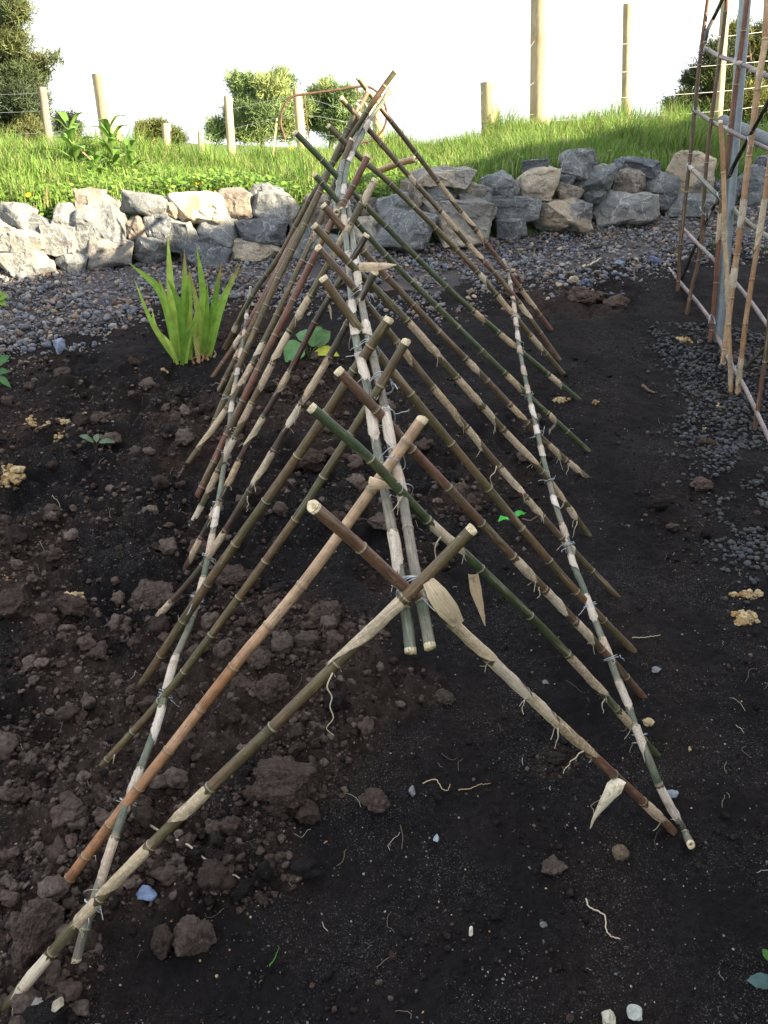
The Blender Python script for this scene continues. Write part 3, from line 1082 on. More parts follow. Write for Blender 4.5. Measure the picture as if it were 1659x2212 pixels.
def seg_tube(mb, path, r0, r1, style, nodes, rs, capm=2, hollow=True):
    """a jointed culm: swollen nodes, a pale ring at each, tones that drift along every internode"""
    P = np.asarray(path)
    s = np.concatenate([[0], np.cumsum(np.linalg.norm(np.diff(P, axis=0), axis=1))])
    Ltot = s[-1]
    st, rad, col = [], [], []
    nodes = sorted(t for t in nodes if 0.012 < t < Ltot - 0.006)
    pal = PAL[style] if isinstance(style, str) else style
    edges = [0.0] + nodes + [Ltot]

    def rr(t): return r0 + (r1 - r0) * t / Ltot
    for i in range(len(edges) - 1):
        a, b_ = edges[i], edges[i + 1]
        if style == 'orange' and len(edges) > 4:
            pal = PAL['orange'] if i < 0.55 * len(edges) else [(0.40, 0.27, 0.17), (0.44, 0.31, 0.20), (0.36, 0.24, 0.15)]
        ca, cb = np.array(rs.choice(pal)), np.array(rs.choice(pal))
        k = max(3, int((b_ - a) / 0.03))
        lo, hi = (a + 0.008 if i else a), (b_ - 0.008 if i < len(edges) - 2 else b_)
        for t in np.linspace(lo, hi, k):
            w = (t - a) / (b_ - a)
            st.append(t); rad.append(rr(t)); col.append(ca * (1 - w) + cb * w)
        if i < len(edges) - 2:
            ring = np.array((0.24, 0.21, 0.135)) if style not in ('black', 'dark') else np.array((0.16, 0.14, 0.10))
            dkc = cb * 0.8
            for dt, f, c in ((-0.006, 1.01, dkc), (-0.0026, 1.08, dkc), (-0.0012, 1.12, ring), (0.0008, 1.14, ring), (0.0016, 1.03, dkc), (0.005, 0.98, cb)):
                st.append(b_ + dt); rad.append(rr(b_) * f); col.append(c)
    pts = np.stack([np.interp(st, s, P[:, j]) for j in range(3)], -1)
    keep = [0] + [i for i in range(1, len(st)) if st[i] - st[i - 1] > 1e-5]
    mb.tube(pts[keep], np.array(rad)[keep], 12, np.array(col)[keep], 0, cap=False)
    for end in (0, -1):
        i = keep[end]
        T = pts[keep][-1] - pts[keep][-2] if end == -1 else pts[keep][0] - pts[keep][1]
        T = T / np.linalg.norm(T)
        r = rad[i]
        e = pts[i]
        a = np.cross(T, [0, 0, 1.0]); a /= np.linalg.norm(a) + 1e-9
        b2 = np.cross(T, a)
        tilt = rs.uniform(-0.5, 0.5)
        n = 14
        ro = [e + r * 1.01 * (math.cos(2 * math.pi * j / n) * a + math.sin(2 * math.pi * j / n) * b2) + T * (0.002 + r * tilt * math.cos(2 * math.pi * j / n) + rs.uniform(0, 0.0018)) for j in range(n)]
        bo = [e + r * 1.01 * (math.cos(2 * math.pi * j / n) * a + math.sin(2 * math.pi * j / n) * b2) - T * 0.006 for j in range(n)]
        ri = [e + r * 0.36 * (math.cos(2 * math.pi * j / n) * a + math.sin(2 * math.pi * j / n) * b2) + T * (r * tilt * 0.36 * math.cos(2 * math.pi * j / n)) for j in range(n)]
        de = [q - T * 0.012 for q in ri]
        Q = []
        for j in range(n):
            j2 = (j + 1) % n
            Q += [(j, j2, n + j2, n + j), (2 * n + j, 2 * n + j2, j2, j), (3 * n + j, 3 * n + j2, 2 * n + j2, 2 * n + j)]
        mb.add(bo + ro + ri + de, [(q[0], q[1], q[2], q[3]) for q in
               [(j, (j + 1) % n, n + (j + 1) % n, n + j) for j in range(n)] +
               [(n + j, n + (j + 1) % n, 2 * n + (j + 1) % n, 2 * n + j) for j in range(n)] +
               [(2 * n + j, 2 * n + (j + 1) % n, 3 * n + (j + 1) % n, 3 * n + j) for j in range(n)]], [], (0.5, 0.4, 0.25), 1)
        mb.add(de + [e - T * 0.012], [], [(j, (j + 1) % n, n) for j in range(n)], (0.06, 0.045, 0.03), 0)
    return s, P


def husk(name, path, s, t_top, t_tip, rad, rs, parent, org, side=0.0, cover=0.95, curl=0.0, label=None, colr=None):
    """papery sheath wrapped round the culm: full at its upper joint, narrowing to a ragged tip towards the foot"""
    n, k = 15, 15
    V, colv = [], []
    T0 = None
    cb = np.array(colr if colr is not None else rs.choice([(0.42, 0.33, 0.22), (0.48, 0.39, 0.28), (0.36, 0.26, 0.16), (0.40, 0.30, 0.21), (0.52, 0.45, 0.35)]))
    ph = rs.uniform(0, 6.28)
    Nn = None
    for i in range(k):
        w = i / (k - 1)
        t = t_top + (t_tip - t_top) * w
        p = np.array([np.interp(t, s, path[:, j]) for j in range(3)])
        q = np.array([np.interp(t + 0.01, s, path[:, j]) for j in range(3)])
        T = q - p
        T /= np.linalg.norm(T) + 1e-12
        tocam = CAM - p
        a = tocam - T * (tocam @ T)
        a /= np.linalg.norm(a)
        if Nn is None:
            Nn = a
        a = Nn - T * (Nn @ T); a /= np.linalg.norm(a)
        b_ = np.cross(T, a)
        half = math.pi * cover * (1.0 if w < 0.35 else 1.0 - 0.86 * ((w - 0.35) / 0.65) ** 1.1)
        half *= 1 + 0.10 * math.sin(9 * w + ph) + rs.uniform(-0.13, 0.13) * (0.4 + w)
        for j in range(n):
            u = -1 + 2 * j / (n - 1)
            an = side + u * half + 0.25 * math.sin(ph + 2 * w)
            lift = rad * (1.09 + 0.03 * math.sin(ph + 5 * u + 9 * w) + curl * max(w - 0.6, 0) * 0.9 + 0.10 * abs(u) ** 6 * (0.4 + rs.random()))
            tt = p + lift * (math.cos(an) * a + math.sin(an) * b_)
            if i in (0, k - 1):
                tt = tt + T * rs.uniform(-0.006, 0.006)
            V.append(tt)
            colv.append(cb * (0.9 + 0.15 * math.sin(3 * w + ph)) * (1 - 0.12 * abs(u)))
    Q = [(i * n + j, i * n + j + 1, (i + 1) * n + j + 1, (i + 1) * n + j) for i in range(k - 1) for j in range(n - 1)]
    h = MB()
    cy_ = [(ph * 3 + 0.1 * (q // n) / k, 3 * ((q % n) / n - .5), ph) for q in range(len(V))]
    h.add(V, Q, (), np.array(colv), 0, cy_)
    # a torn fibre or two at the tip
    for _ in range(rs.choice([1, 1, 2, 3])):
        p = np.array(V[(k - 2) * n + rs.randrange(n)])
        pts = [p]
        d = np.array([rs.gauss(0, 1), rs.gauss(0, 1), -0.6 + rs.gauss(0, .6)])
        for _k in range(4):
            d = d + np.array([rs.gauss(0, .5), rs.gauss(0, .5), -0.5])
            pts.append(pts[-1] + d / np.linalg.norm(d) * rs.uniform(0.003, 0.012))
        h.tube(spline(pts, 8), 0.0006, 4, (0.6, 0.54, 0.42), cap=False)
    o = h.obj('husk', m_husk, parent, True, org)
    if label:
        o['label'] = label
    return o


def flap(parent, org, pts_c, width_dir, width, colr=(0.62, 0.52, 0.38), curl=0.35, label=None, name='husk'):
    """a loose peeled sheath: a curved sheet along a centre line"""
    P = spline(pts_c, 14)
    W = np.asarray(width_dir, float)
    V, cc = [], []
    n = 7
    for i, p in enumerate(P):
        w = i / 13
        T = P[min(i + 1, 13)] - P[max(i - 1, 0)]
        T /= np.linalg.norm(T)
        a = W - T * (W @ T); a /= np.linalg.norm(a)
        b_ = np.cross(T, a)
        ww = np.interp(w, np.linspace(0, 1, len(width)), width)
        for j in range(n):
            u = -1 + 2 * j / (n - 1)
            V.append(p + a * ww * u + b_ * (curl * ww * (1 - u * u)) + T * random.uniform(-.001, .001))
            cc.append(np.array(colr) * (0.85 + 0.3 * w if j % 2 else 1.0))
    Q = [(i * n + j, i * n + j + 1, (i + 1) * n + j + 1, (i + 1) * n + j) for i in range(13) for j in range(n - 1)]
    h = MB()
    cy_ = [(V[0][0] * 9 + 0.1 * (q // n) / 14, 3 * ((q % n) / n - .5), V[0][2]) for q in range(len(V))]
    h.add(V, Q, (), np.array(cc), 0, cy_)
    o = h.obj(name, m_husk, parent, True, org)
    if label:
        o['label'] = label
    return o


trel_org = gnd(800, 1450)
trellis = empty('bamboo_trellis', trel_org, 'long low A-frame of bamboo canes wired along a ridge over the dark soil', 'trellis')
TO = np.array(trellis.location)

# name: picture points top -> foot, radius foot, radius top, tone, nodes (picture heights), husks (picture heights top, tip), distance shift
CANES = dict(
    R1=([(678, 1095), (780, 1183), (885, 1278), (960, 1330), (1130, 1492), (1435, 1775), (1447, 1787)], .0105, .0125, 'brown', [1183, 1345, 1420, 1495, 1548, 1625, 1672, 1730], [(1335, 1425), (1422, 1500), (1497, 1562), (1552, 1632), (1733, 1768)], .018),
    R2=([(672, 880), (800, 992), (923, 1123), (1038, 1228), (1225, 1412), (1419, 1622)], .0095, .0115, 'green', [992, 1123, 1228, 1330, 1412, 1530], [(1128, 1192), (1416, 1500), (1535, 1568)], .01),
    R3=([(731, 801), (810, 883), (890, 971), (968, 1053), (1107, 1201), (1299, 1402), (1386, 1505)], .0105, .0125, 'brown', [885, 971, 1053, 1130, 1201, 1272, 1340, 1402, 1462], [(1205, 1252), (1275, 1322), (1343, 1385)], .03),
    R4=([(698, 601), (778, 713), (887, 851), (975, 958), (1127, 1141), (1245, 1278), (1361, 1412)], .011, .0125, 'olive', [713, 851, 958, 1056, 1141, 1211, 1278, 1340], [], .02),
    R5=([(687, 535), (765, 623), (857, 738), (935, 836), (1077, 1006), (1212, 1161), (1329, 1295)], .0095, .011, 'brown', [623, 738, 836, 921, 1006, 1073, 1116, 1161], [(740, 785), (838, 915), (925, 968), (1009, 1066), (1076, 1112), (1165, 1190)], .02),
    R6=([(678, 487), (753, 566), (878, 691), (985, 813), (1085, 926), (1170, 1018), (1270, 1156)], .0105, .012, 'olive', [566, 691, 753, 813, 870, 926, 976, 1018, 1096], [(693, 770), (816, 872), (880, 912), (929, 1005), (1040, 1082), (1092, 1118)], .02),
    R7=([(698, 443), (745, 498), (835, 598), (948, 716), (1052, 822), (1180, 956), (1262, 1033)], .0095, .011, 'brown', [498, 543, 598, 658, 716, 773, 822, 872, 914, 993], [(776, 802), (874, 908), (958, 986), (996, 1018)], .02),
    R8=([(679, 377), (733, 437), (833, 551), (943, 661), (1040, 757), (1135, 849), (1270, 976)], .0095, .0105, 'green', [394, 437, 486, 551, 608, 661, 707, 757, 804, 849, 892, 932], [(807, 842), (894, 912)], .02),
    R9=([(638, 286), (695, 345), (763, 417), (833, 488), (963, 618), (1075, 717), (1247, 860)], .0105, .011, 'green', [345, 395, 443, 488, 556, 618, 670, 717, 762, 807], [(672, 694), (720, 752), (810, 832)], .02),
    R10=([(709, 272), (780, 342), (843, 397), (941, 493), (1029, 585), (1102, 672), (1217, 810)], .0105, .011, 'olive', [297, 355, 397, 446, 493, 540, 585, 634, 672, 722, 764], [(590, 612), (637, 690), (724, 755)], .02),
    R11=([(737, 212), (805, 290), (879, 375), (949, 453), (1009, 525), (1101, 628), (1207, 772)], .0105, .011, 'brown', [255, 310, 352, 402, 453, 490, 525, 565, 588, 652, 719], [(378, 398), (457, 500), (527, 560), (655, 690)], .02),
    R12=([(773, 168), (820, 230), (898, 330), (944, 390), (994, 455), (1069, 550), (1190, 710)], .0105, .011, 'brown', [197, 262, 330, 390, 425, 455, 495, 523, 565, 620, 680], [(392, 440), (457, 492), (500, 520), (625, 668)], .02),
    L1=([(1020, 1143), (888, 1278), (730, 1430), (590, 1570), (455, 1700), (220, 1935), (10, 2165)], .0115, .012, 'olive', [1290, 1432, 1570, 1700, 1825, 1938, 2055, 2130], [(1292, 1442), (1703, 1775), (1828, 1938), (1942, 1995), (2060, 2150)], -.01),
    L2=([(912, 906), (803, 1058), (653, 1263), (505, 1440), (365, 1620), (235, 1785), (130, 1920)], .0125, .0135, 'orange', [953, 1058, 1153, 1263, 1350, 1440, 1530, 1620, 1700, 1780, 1848, 1897], [], -.012),
    L3=([(877, 738), (790, 886), (698, 1030), (638, 1122), (457, 1371), (345, 1516), (235, 1658)], .0095, .0115, 'olive', [833, 936, 1030, 1122, 1212, 1290, 1371, 1450, 1516, 1580, 1640], [], -.01),
    L4=([(840, 690), (767, 798), (720, 871), (645, 983), (575, 1082), (450, 1259), (310, 1476)], .0125, .0135, 'olive', [748, 800, 890, 985, 1082, 1175, 1261, 1341, 1415], [], -.01),
    L5=([(810, 588), (712, 770), (652, 871), (592, 971), (538, 1062), (438, 1220), (345, 1338)], .0095, .011, 'dark', [648, 701, 770, 871, 971, 1060, 1145, 1220, 1298], [(772, 868), (873, 922), (974, 1046), (1147, 1205), (1298, 1340)], -.01),
    L6=([(792, 508), (733, 608), (680, 696), (627, 801), (529, 971), (478, 1077), (400, 1226)], .0095, .011, 'dark', [568, 641, 696, 801, 899, 992, 1077, 1160], [(804, 846), (899, 964), (994, 1050), (1079, 1118), (1163, 1212)], -.01),
    L7=([(810, 390), (758, 483), (715, 561), (628, 711), (589, 784), (507, 944), (430, 1129)], .0095, .011, 'olive', [440, 483, 523, 561, 638, 714, 784, 869, 944, 1015, 1092], [(393, 440), (484, 560), (640, 690), (716, 780), (787, 842), (871, 918), (946, 995), (1018, 1064), (1092, 1128)], -.01),
    L8=([(795, 337), (758, 411), (713, 486), (633, 648), (594, 724), (524, 866), (425, 1080)], .0105, .0115, 'red', [402, 440, 500, 571, 648, 724, 799, 866, 939, 997, 1052], [], -.01),
    L9=([(760, 302), (728, 382), (693, 473), (630, 611), (569, 739), (492, 879), (405, 1001)], .0095, .011, 'olive', [382, 435, 518, 563, 611, 681, 739, 784, 879, 969], [(486, 520), (740, 772), (786, 838), (884, 968)], -.005),
    L10=([(775, 229), (718, 352), (658, 486), (600, 603), (552, 711), (487, 856), (454, 930)], .0115, .0135, 'olive', [280, 352, 416, 486, 541, 603, 660, 711, 761, 809, 856, 906], [], -.005),
    L11=([(775, 245), (645, 500), (557, 676), (520, 751), (472, 844)], .0095, .0105, 'olive', [330, 420, 500, 590, 676, 720, 775, 820], [(755, 772)], .05),
    L12=([(795, 197), (718, 350), (643, 496), (570, 638), (515, 733), (460, 813)], .0095, .0105, 'red', [250, 330, 420, 496, 565, 620, 690, 733, 783], [(724, 752)], .0),
    L13=([(855, 152), (820, 200), (770, 277), (668, 433), (606, 550), (545, 638), (485, 753)], .0105, .0110, 'olive', [185, 242, 330, 433, 491, 546, 593, 638, 700], [(700, 716)], -.01),
)
LBL = dict(R1='nearest right cane, wrapped almost wholly in pale husk', R2='mossy green cane with a split pale top', L2='thick bare orange tan cane', L1='nearest left cane with speckled tan husks',
           L5='dark red cane with pale husks', L8='reddish brown cane', L10='thick olive cane', L12='thin reddish cane')
canes = {}
for nm, (pts, r0, r1, style, nd, hk, dY) in CANES.items():
    rs = random.Random(nm)
    path, _ = cane_path(pts, dY)
    path = path + 0.0
    mb = MB()
    s = np.concatenate([[0], np.cumsum(np.linalg.norm(np.diff(path, axis=0), axis=1))])
    pyy = np.array([proj(q)[1] for q in path])

    def t_of(py, pyy=pyy, s=s):
        return float(np.interp(-py, -pyy, s))
    nodes = [t_of(v) for v in nd]
    if nodes and min(nodes) > 0.25:
        nodes.append(min(nodes) - 0.15)
    far_ = 1.16 if int(nm[1:]) > 6 else 1.0
    r1 *= 0.82 * far_
    r0 *= 0.91 * far_
    seg_tube(mb, path, r0, r1, style, nodes, rs)
    co_ = mb.obj('cane', [m_cane, m_cut], trellis, True, TO)
    if nm in LBL:
        co_['label'] = LBL[nm]
    canes[nm] = (path, s, r0, r1, co_, t_of)
    for (a, b_) in hk:
        ta, tb = t_of(a), t_of(b_)
        husk('husk', path, s, ta - 0.004, tb, (r0 + r1) / 2, rs, co_, TO, rs.uniform(-0.9, 0.9), rs.choice([0.95, 0.8, 0.7]), rs.choice([0, 0, .5]))


def on_cane(nm, py):
    path, s, r0, r1, o, t_of = canes[nm]
    t = t_of(py)
    return np.array([np.interp(t, s, path[:, j]) for j in range(3)])


def rail_depths(px, side, off):
    """distance of a rail where it meets each cane of its side, taken from the canes themselves"""
    rp = np.array(px, float)
    out = []
    for nm, (path, s, r0, r1, o, t_of) in canes.items():
        if nm[0] != side:
            continue
        cp = np.array([proj(q) for q in path])
        for a, b_ in zip(rp[:-1], rp[1:]):
            hit = None
            for i in range(len(cp) - 1):
                M = np.array([b_ - a, -(cp[i + 1] - cp[i])]).T
                if abs(np.linalg.det(M)) < 1e-9:
                    continue
                u = np.linalg.solve(M, cp[i] - a)
                if 0 <= u[0] < 1 and 0 <= u[1] < 1:
                    hit = (a + u[0] * (b_ - a), path[i] + u[1] * (path[i + 1] - path[i]), nm)
                    break
            if hit:
                out.append((hit[0][1], hit[1][1] + off, hit[0][0], hit[2]))
                break
    out.sort()
    return out


def rail(name, px, side, off, r, style, nodespan, hkspan, label, seed):
    rs = random.Random(seed)
    X = rail_depths(px, side, off)
    py = np.array([q[0] for q in X])
    Yd = np.array([q[1] for q in X])
    cf = np.polyfit(py, 1 / Yd, 2 if len(py) > 4 else 1)
    def dep(v):
        return 1 / np.polyval(cf, np.clip(v, py.min() - 60, py.max() + 80))
    pts = [at(a, b_, float(dep(b_))) for a, b_ in px]
    for i in (0, 1):                          # the near end rests on the soil
        g_ = gnd(*px[i])
        w_ = 0.9 if i == 0 else 0.5
        pts[i] = at(*px[i], pts[i][1] * (1 - w_) + (g_[1] - 0.02) * w_)
    path = spline(pts, 90)
    s = np.concatenate([[0], np.cumsum(np.linalg.norm(np.diff(path, axis=0), axis=1))])
    mb = MB()
    nodes = list(np.arange(0.07, s[-1], nodespan))
    nodes = [t + rs.uniform(-.02, .02) for t in nodes]
    seg_tube(mb, path, r, r * 0.8, style, nodes, rs)
    o = mb.obj(name, [m_cane, m_cut], trellis, True, TO)
    o['label'] = label
    for t in nodes[1:]:
        if rs.random() < hkspan:
            husk('husk', path, s, t - 0.004, t - nodespan * rs.uniform(0.45, 0.75), r, rs, o, TO, rs.uniform(-1.2, 1.2), 0.9, 0.15, None, rs.choice([(0.46, 0.40, 0.34), (0.52, 0.47, 0.41), (0.40, 0.31, 0.24)]))
    return path, s, X


LRAIL = [(165, 2075), (190, 1985), (265, 1760), (315, 1631), (345, 1546), (375, 1431), (410, 1351), (440, 1246), (465, 1121), (485, 1000), (492, 956), (499, 886), (509, 824), (527, 724), (535, 660), (541, 622)]
RRAIL = [(1493, 1825), (1473, 1788), (1425, 1698), (1403, 1643), (1370, 1563), (1356, 1520), (1329, 1455), (1314, 1410), (1291, 1355), (1259, 1267), (1239, 1220), (1222, 1156), (1200, 1091), (1180, 1016), (1160, 931), (1140, 842), (1122, 752), (1107, 637), (1095, 580), (1088, 562)]
lr = rail('side_rail', LRAIL, 'L', 0.024, .0090, 'grey', .155, .85, 'left side rail, grey green with white husks', 3)
rr_ = rail('side_rail', RRAIL, 'R', -0.024, .0092, 'grey', .135, .8, 'right side rail, grey green with white husks', 4)


def ridge_pole(px, off, r, style, hkp, seed, label):
    rs = random.Random(seed)
    pts = [at(a, b_, float(np.interp(b_, RIDGE_PY, RIDGE_Y)) + off) for a, b_ in px]
    path = spline(pts, 70)
    s = np.concatenate([[0], np.cumsum(np.linalg.norm(np.diff(path, axis=0), axis=1))])
    mb = MB()
    nodes = [t + rs.uniform(-.02, .02) for t in np.arange(0.07, s[-1], .17)]
    seg_tube(mb, path, r, r * 0.85, style, nodes, rs)
    o = mb.obj('ridge_pole', [m_cane, m_cut], trellis, True, TO)
    o['label'] = label
    for t in nodes[1:]:
        if rs.random() < hkp:
            husk('husk', path, s, t - 0.004, t - rs.uniform(.09, .13), r, rs, o, TO, rs.uniform(-1, 1), 0.95, 0.1, None, rs.choice([(0.50, 0.43, 0.36), (0.54, 0.49, 0.44), (0.48, 0.38, 0.30)]))
    return path


ridge_pole([(887, 1408), (880, 1342), (863, 1240), (853, 1175), (840, 1108), (820, 998), (805, 916), (792, 830), (775, 761), (765, 706), (757, 620), (750, 540), (741, 450), (730, 395)], 0.030, .0100, 'grey', .7, 5, 'left one of the paired ridge poles, its pale cut end pointing at the viewer')
ridge_pole([(929, 1398), (913, 1312), (898, 1240), (888, 1185), (870, 1073), (858, 1020), (845, 961), (832, 886), (822, 841), (805, 766), (792, 711), (775, 618), (768, 560), (757, 480), (745, 410)], 0.026, .0100, 'grey', .6, 6, 'right one of the paired ridge poles, its pale cut end pointing at the viewer')
ridge_pole([(727, 460), (733, 400), (742, 350), (760, 315), (780, 277), (800, 242), (823, 215), (845, 197)], 0.030, .0115, 'grey', .25, 7, 'far ridge pole, bluish grey')
ridge_pole([(738, 455), (743, 405), (752, 352), (770, 315), (788, 280), (806, 247), (826, 222), (842, 190)], 0.026, .0100, 'grey', .2, 8, 'slimmer far ridge pole, bluish grey')


def tie(P, T1, T2, r, rs, loops=2, tails=2):
    """wire wound round a crossing, ends twisted off"""
    P = np.asarray(P)
    ax = np.asarray(T1) + np.asarray(T2)
    ax = ax / (np.linalg.norm(ax) + 1e-9)
    h = MB()
    a = np.cross(ax, [0.2, 0.5, 0.8]); a /= np.linalg.norm(a)
    b_ = np.cross(ax, a)
    for k in range(loops):
        tl = np.array([rs.gauss(0, .35) for _ in range(3)])
        pts = []
        for j in range(20):
            an = 2 * math.pi * j / 18 + k
            rd = r * (1.0 + 0.12 * math.sin(3 * an + k))
            pts.append(P + rd * (math.cos(an) * a + math.sin(an) * b_) + ax * (k * 0.004 + 0.5 * r * math.sin(an) * tl[0]))
        h.tube(pts, 0.0009, 5, (1, 1, 1))
    for k in range(tails):
        d = (CAM - P); d /= np.linalg.norm(d)
        d = d + np.array([rs.gauss(0, 1), rs.gauss(0, .4), rs.gauss(0, .8)]) * 0.9
        st_ = P + d / np.linalg.norm(d) * r
        pts = [st_]
        for j in range(5):
            d = d + np.array([rs.gauss(0, .8), rs.gauss(0, .8), rs.gauss(0, .8) - .2])
            pts.append(pts[-1] + d / np.linalg.norm(d) * rs.uniform(.004, .009))
        h.tube(spline(pts, 14), 0.0009, 5, (1, 1, 1))
    return h.obj('wire_tie', m_wire, trellis, True, TO)


rs = random.Random(99)
for X, off in ((lr[2], 0.012), (rr_[2], -0.012)):
    for py, Yd, px, nm in X:
        if rs.random() < 0.85:
            P = at(px, py, Yd - off)
            path = canes[nm][0]
            T1 = path[-1] - path[0]; T1 = T1 / np.linalg.norm(T1)
            tie(P, T1, np.array([0.05, .97, .22]), 0.0175, rs, rs.choice([1, 2, 2]), rs.choice([1, 2]))
for nm in ('R1', 'L2', 'R2', 'L3', 'R3', 'L4', 'L5', 'R5', 'R7', 'L6', 'R8', 'L8', 'R9', 'L12'):
    pts = CANES[nm][0]
    c = ridge_cross(np.array(pts[0], float), np.array(pts[-1], float))
    P = on_cane(nm, c[1]) + np.array([0, .012, -.004])
    path = canes[nm][0]
    T1 = path[-1] - path[0]; T1 = T1 / np.linalg.norm(T1)
    tie(P, T1 * 0.3, np.array([0.0, .97, .22]), 0.025, rs, 5 if nm == 'R1' else rs.choice([1, 2]), 4 if nm == 'R1' else 2)

# loose peeled sheaths
def pc(nm, py, dx=0, dy=0, dz=0):
    return on_cane(nm, py) + np.array([dx, dy, dz])


def near(px, py, nm, pyc, d=0.0):
    return at(px, py, on_cane(nm, pyc)[1] + d)


flap(canes['R1'][4], TO, [near(925, 1255, 'R1', 1285, -.03), near(945, 1285, 'R1', 1300, -.045), near(968, 1318, 'R1', 1330, -.05), near(990, 1348, 'R1', 1350, -.04)], (0.75, .1, .5), [.010, .017, .018, .011], (0.56, 0.44, 0.30), .12, 'big peeled tan husk at the apex')
flap(canes['R1'][4], TO, [near(1338, 1684, 'R1', 1675, -.01), near(1325, 1705, 'R1', 1675, -.025), near(1305, 1735, 'R1', 1675, -.03), near(1285, 1765, 'R1', 1675, -.03), near(1275, 1790, 'R1', 1675, -.03)], (0.8, .1, .45), [.016, .017, .013, .005, .001], (0.66, 0.59, 0.45), .35, 'big hanging pale husk near the foot')
flap(canes['R2'][4], TO, [near(1022, 1238, 'R2', 1235, -.01), near(1028, 1275, 'R2', 1235, -.01), near(1038, 1312, 'R2', 1235, -.01), near(1048, 1352, 'R2', 1235, -.01)], (1, .0, .1), [.010, .012, .007, .001], (0.52, 0.38, 0.25), .6, 'brown husk hanging by a thread')
flap(canes['R5'][4], TO, [near(776, 577, 'R5', 640, -.03), near(805, 577, 'R5', 640, -.04), near(832, 574, 'R5', 640, -.05), near(857, 572, 'R5', 640, -.06)], (0, .1, 1), [.011, .012, .007, .001], (0.60, 0.45, 0.31), .3, 'pointed husk sticking out flat')
flap(canes['L2'][4], TO, [near(800, 1042, 'L2', 1040, -.02), near(818, 1046, 'L2', 1040, -.035), near(838, 1050, 'L2', 1040, -.03), near(855, 1056, 'L2', 1040, -.01)], (0, .1, 1), [.012, .010, .006, .002], (0.58, 0.43, 0.28), .5, 'rolled husk under the ridge')
flap(canes['L3'][4], TO, [near(800, 905, 'L3', 890, -.02), near(812, 902, 'L3', 890, -.03), near(826, 892, 'L3', 890, -.02)], (.2, .1, 1), [.012, .014, .010], (0.68, 0.58, 0.38), .5)
flap(canes['L7'][4], TO, [near(702, 652, 'L6', 650, .0), near(712, 665, 'L6', 650, .0), near(716, 690, 'L6', 650, .0)], (1, .1, .2), [.006, .004, .001], (0.5, 0.4, 0.28), .3)
for nm, py, ln in (('L1', 1440, .13), ('R1', 1610, .06), ('R2', 1150, .09), ('R5', 1000, .09), ('L5', 1065, .05), ('R1', 1560, .05), ('R2', 1500, .04), ('L5', 880, .04), ('R7', 1000, .04), ('R3', 1260, .03), ('R6', 1120, .06), ('L3', 1620, .03)):
    h = MB()
    p = pc(nm, py, 0, -.012, -.004)
    pts = [p]
    for j in range(6):
        pts.append(pts[-1] + np.array([rs.gauss(-.15, .35), rs.gauss(0, .2), -1]) * ln / 6)
    h.tube(spline(pts, 24), np.linspace(.0016, .0006, 24), 5, (0.62, 0.54, 0.40))
    h.obj('husk_fibre', m_husk, canes[nm][4], True, TO)

# ------------------------------------------------------------------ the tall cane trellis at the right, tied to a galvanised post
UP = dict(
    U1=([(1529, 0), (1515, 103), (1502, 225), (1489, 356), (1470, 528), (1464, 628)], .0125, 'brown', 'outermost tall brown cane'),
    U2=([(1570, 0), (1558, 103), (1541, 225), (1526, 356), (1513, 538), (1494, 622), (1484, 676)], .0115, 'brown', 'slim dark brown cane'),
    U4=([(1614, 0), (1609, 41), (1597, 131), (1582, 244), (1573, 319), (1556, 472), (1545, 631), (1534, 738)], .0135, 'red', 'red brown cane against the steel post'),
    U5=([(1556, 262), (1560, 319), (1564, 416), (1565, 509), (1571, 603), (1575, 734), (1579, 842)], .0115, 'tan', 'short split tan cane'),
    U6=([(1657, 0), (1652, 92), (1639, 169), (1629, 253), (1618, 334), (1601, 481), (1582, 622), (1562, 785)], .0155, 'tan', 'thick tan cane leaning right'),
    U7=([(1668, 300), (1655, 406), (1637, 528), (1620, 631), (1607, 725), (1593, 847)], .0125, 'tan', 'tan and dark cane'),
    U8=([(1672, 560), (1658, 733), (1645, 830), (1631, 922)], .0110, 'brown', 'brown cane at the right edge'),
)
tt_org = gnd(1540, 740)
tall = empty('bamboo_trellis', tt_org, 'tall bamboo cane trellis tied up against a galvanised post at the right edge', 'trellis')
TT = np.array(tall.location)
udep = {}


def reach(py_list, pts, f):
    return [at(a, b_, f(b_)) for a, b_ in pts]


for nm, (pts, r, style, lb) in UP.items():
    rs = random.Random(nm)
    G = gnd(*pts[-1])
    Y0 = G[1]
    udep[nm] = Y0
    P = [at(a, b_, Y0 + 0.02 * (len(pts) - 1 - i) / len(pts)) for i, (a, b_) in enumerate(pts)]
    P[-1] = G
    P = P[::-1]
    if pts[0][1] <= 0:
        P.append(P[-1] + (P[-1] - P[-2]) / np.linalg.norm(P[-1] - P[-2]) * 0.75)
    P = [P[0] - np.array([0, 0, .06])] + P
    path = spline(P, 46)
    r *= .86
    mb = MB()
    s, pth = seg_tube(mb, path, r, r * 0.85, style, [t + rs.uniform(-.03, .03) for t in np.arange(0.12, 3.5, .21)], rs)
    co_ = mb.obj('cane', [m_cane, m_cut], tall, True, TT)
    co_['label'] = lb
    for _ in range({'U5': 3, 'U7': 4, 'U8': 1, 'U4': 1, 'U6': 2}.get(nm, 0)):
        t = rs.uniform(.2, 1.0)
        husk('husk', path, s, t, t - rs.uniform(.08, .14), r, rs, co_, TT, rs.uniform(-1, 1), .8, .1)


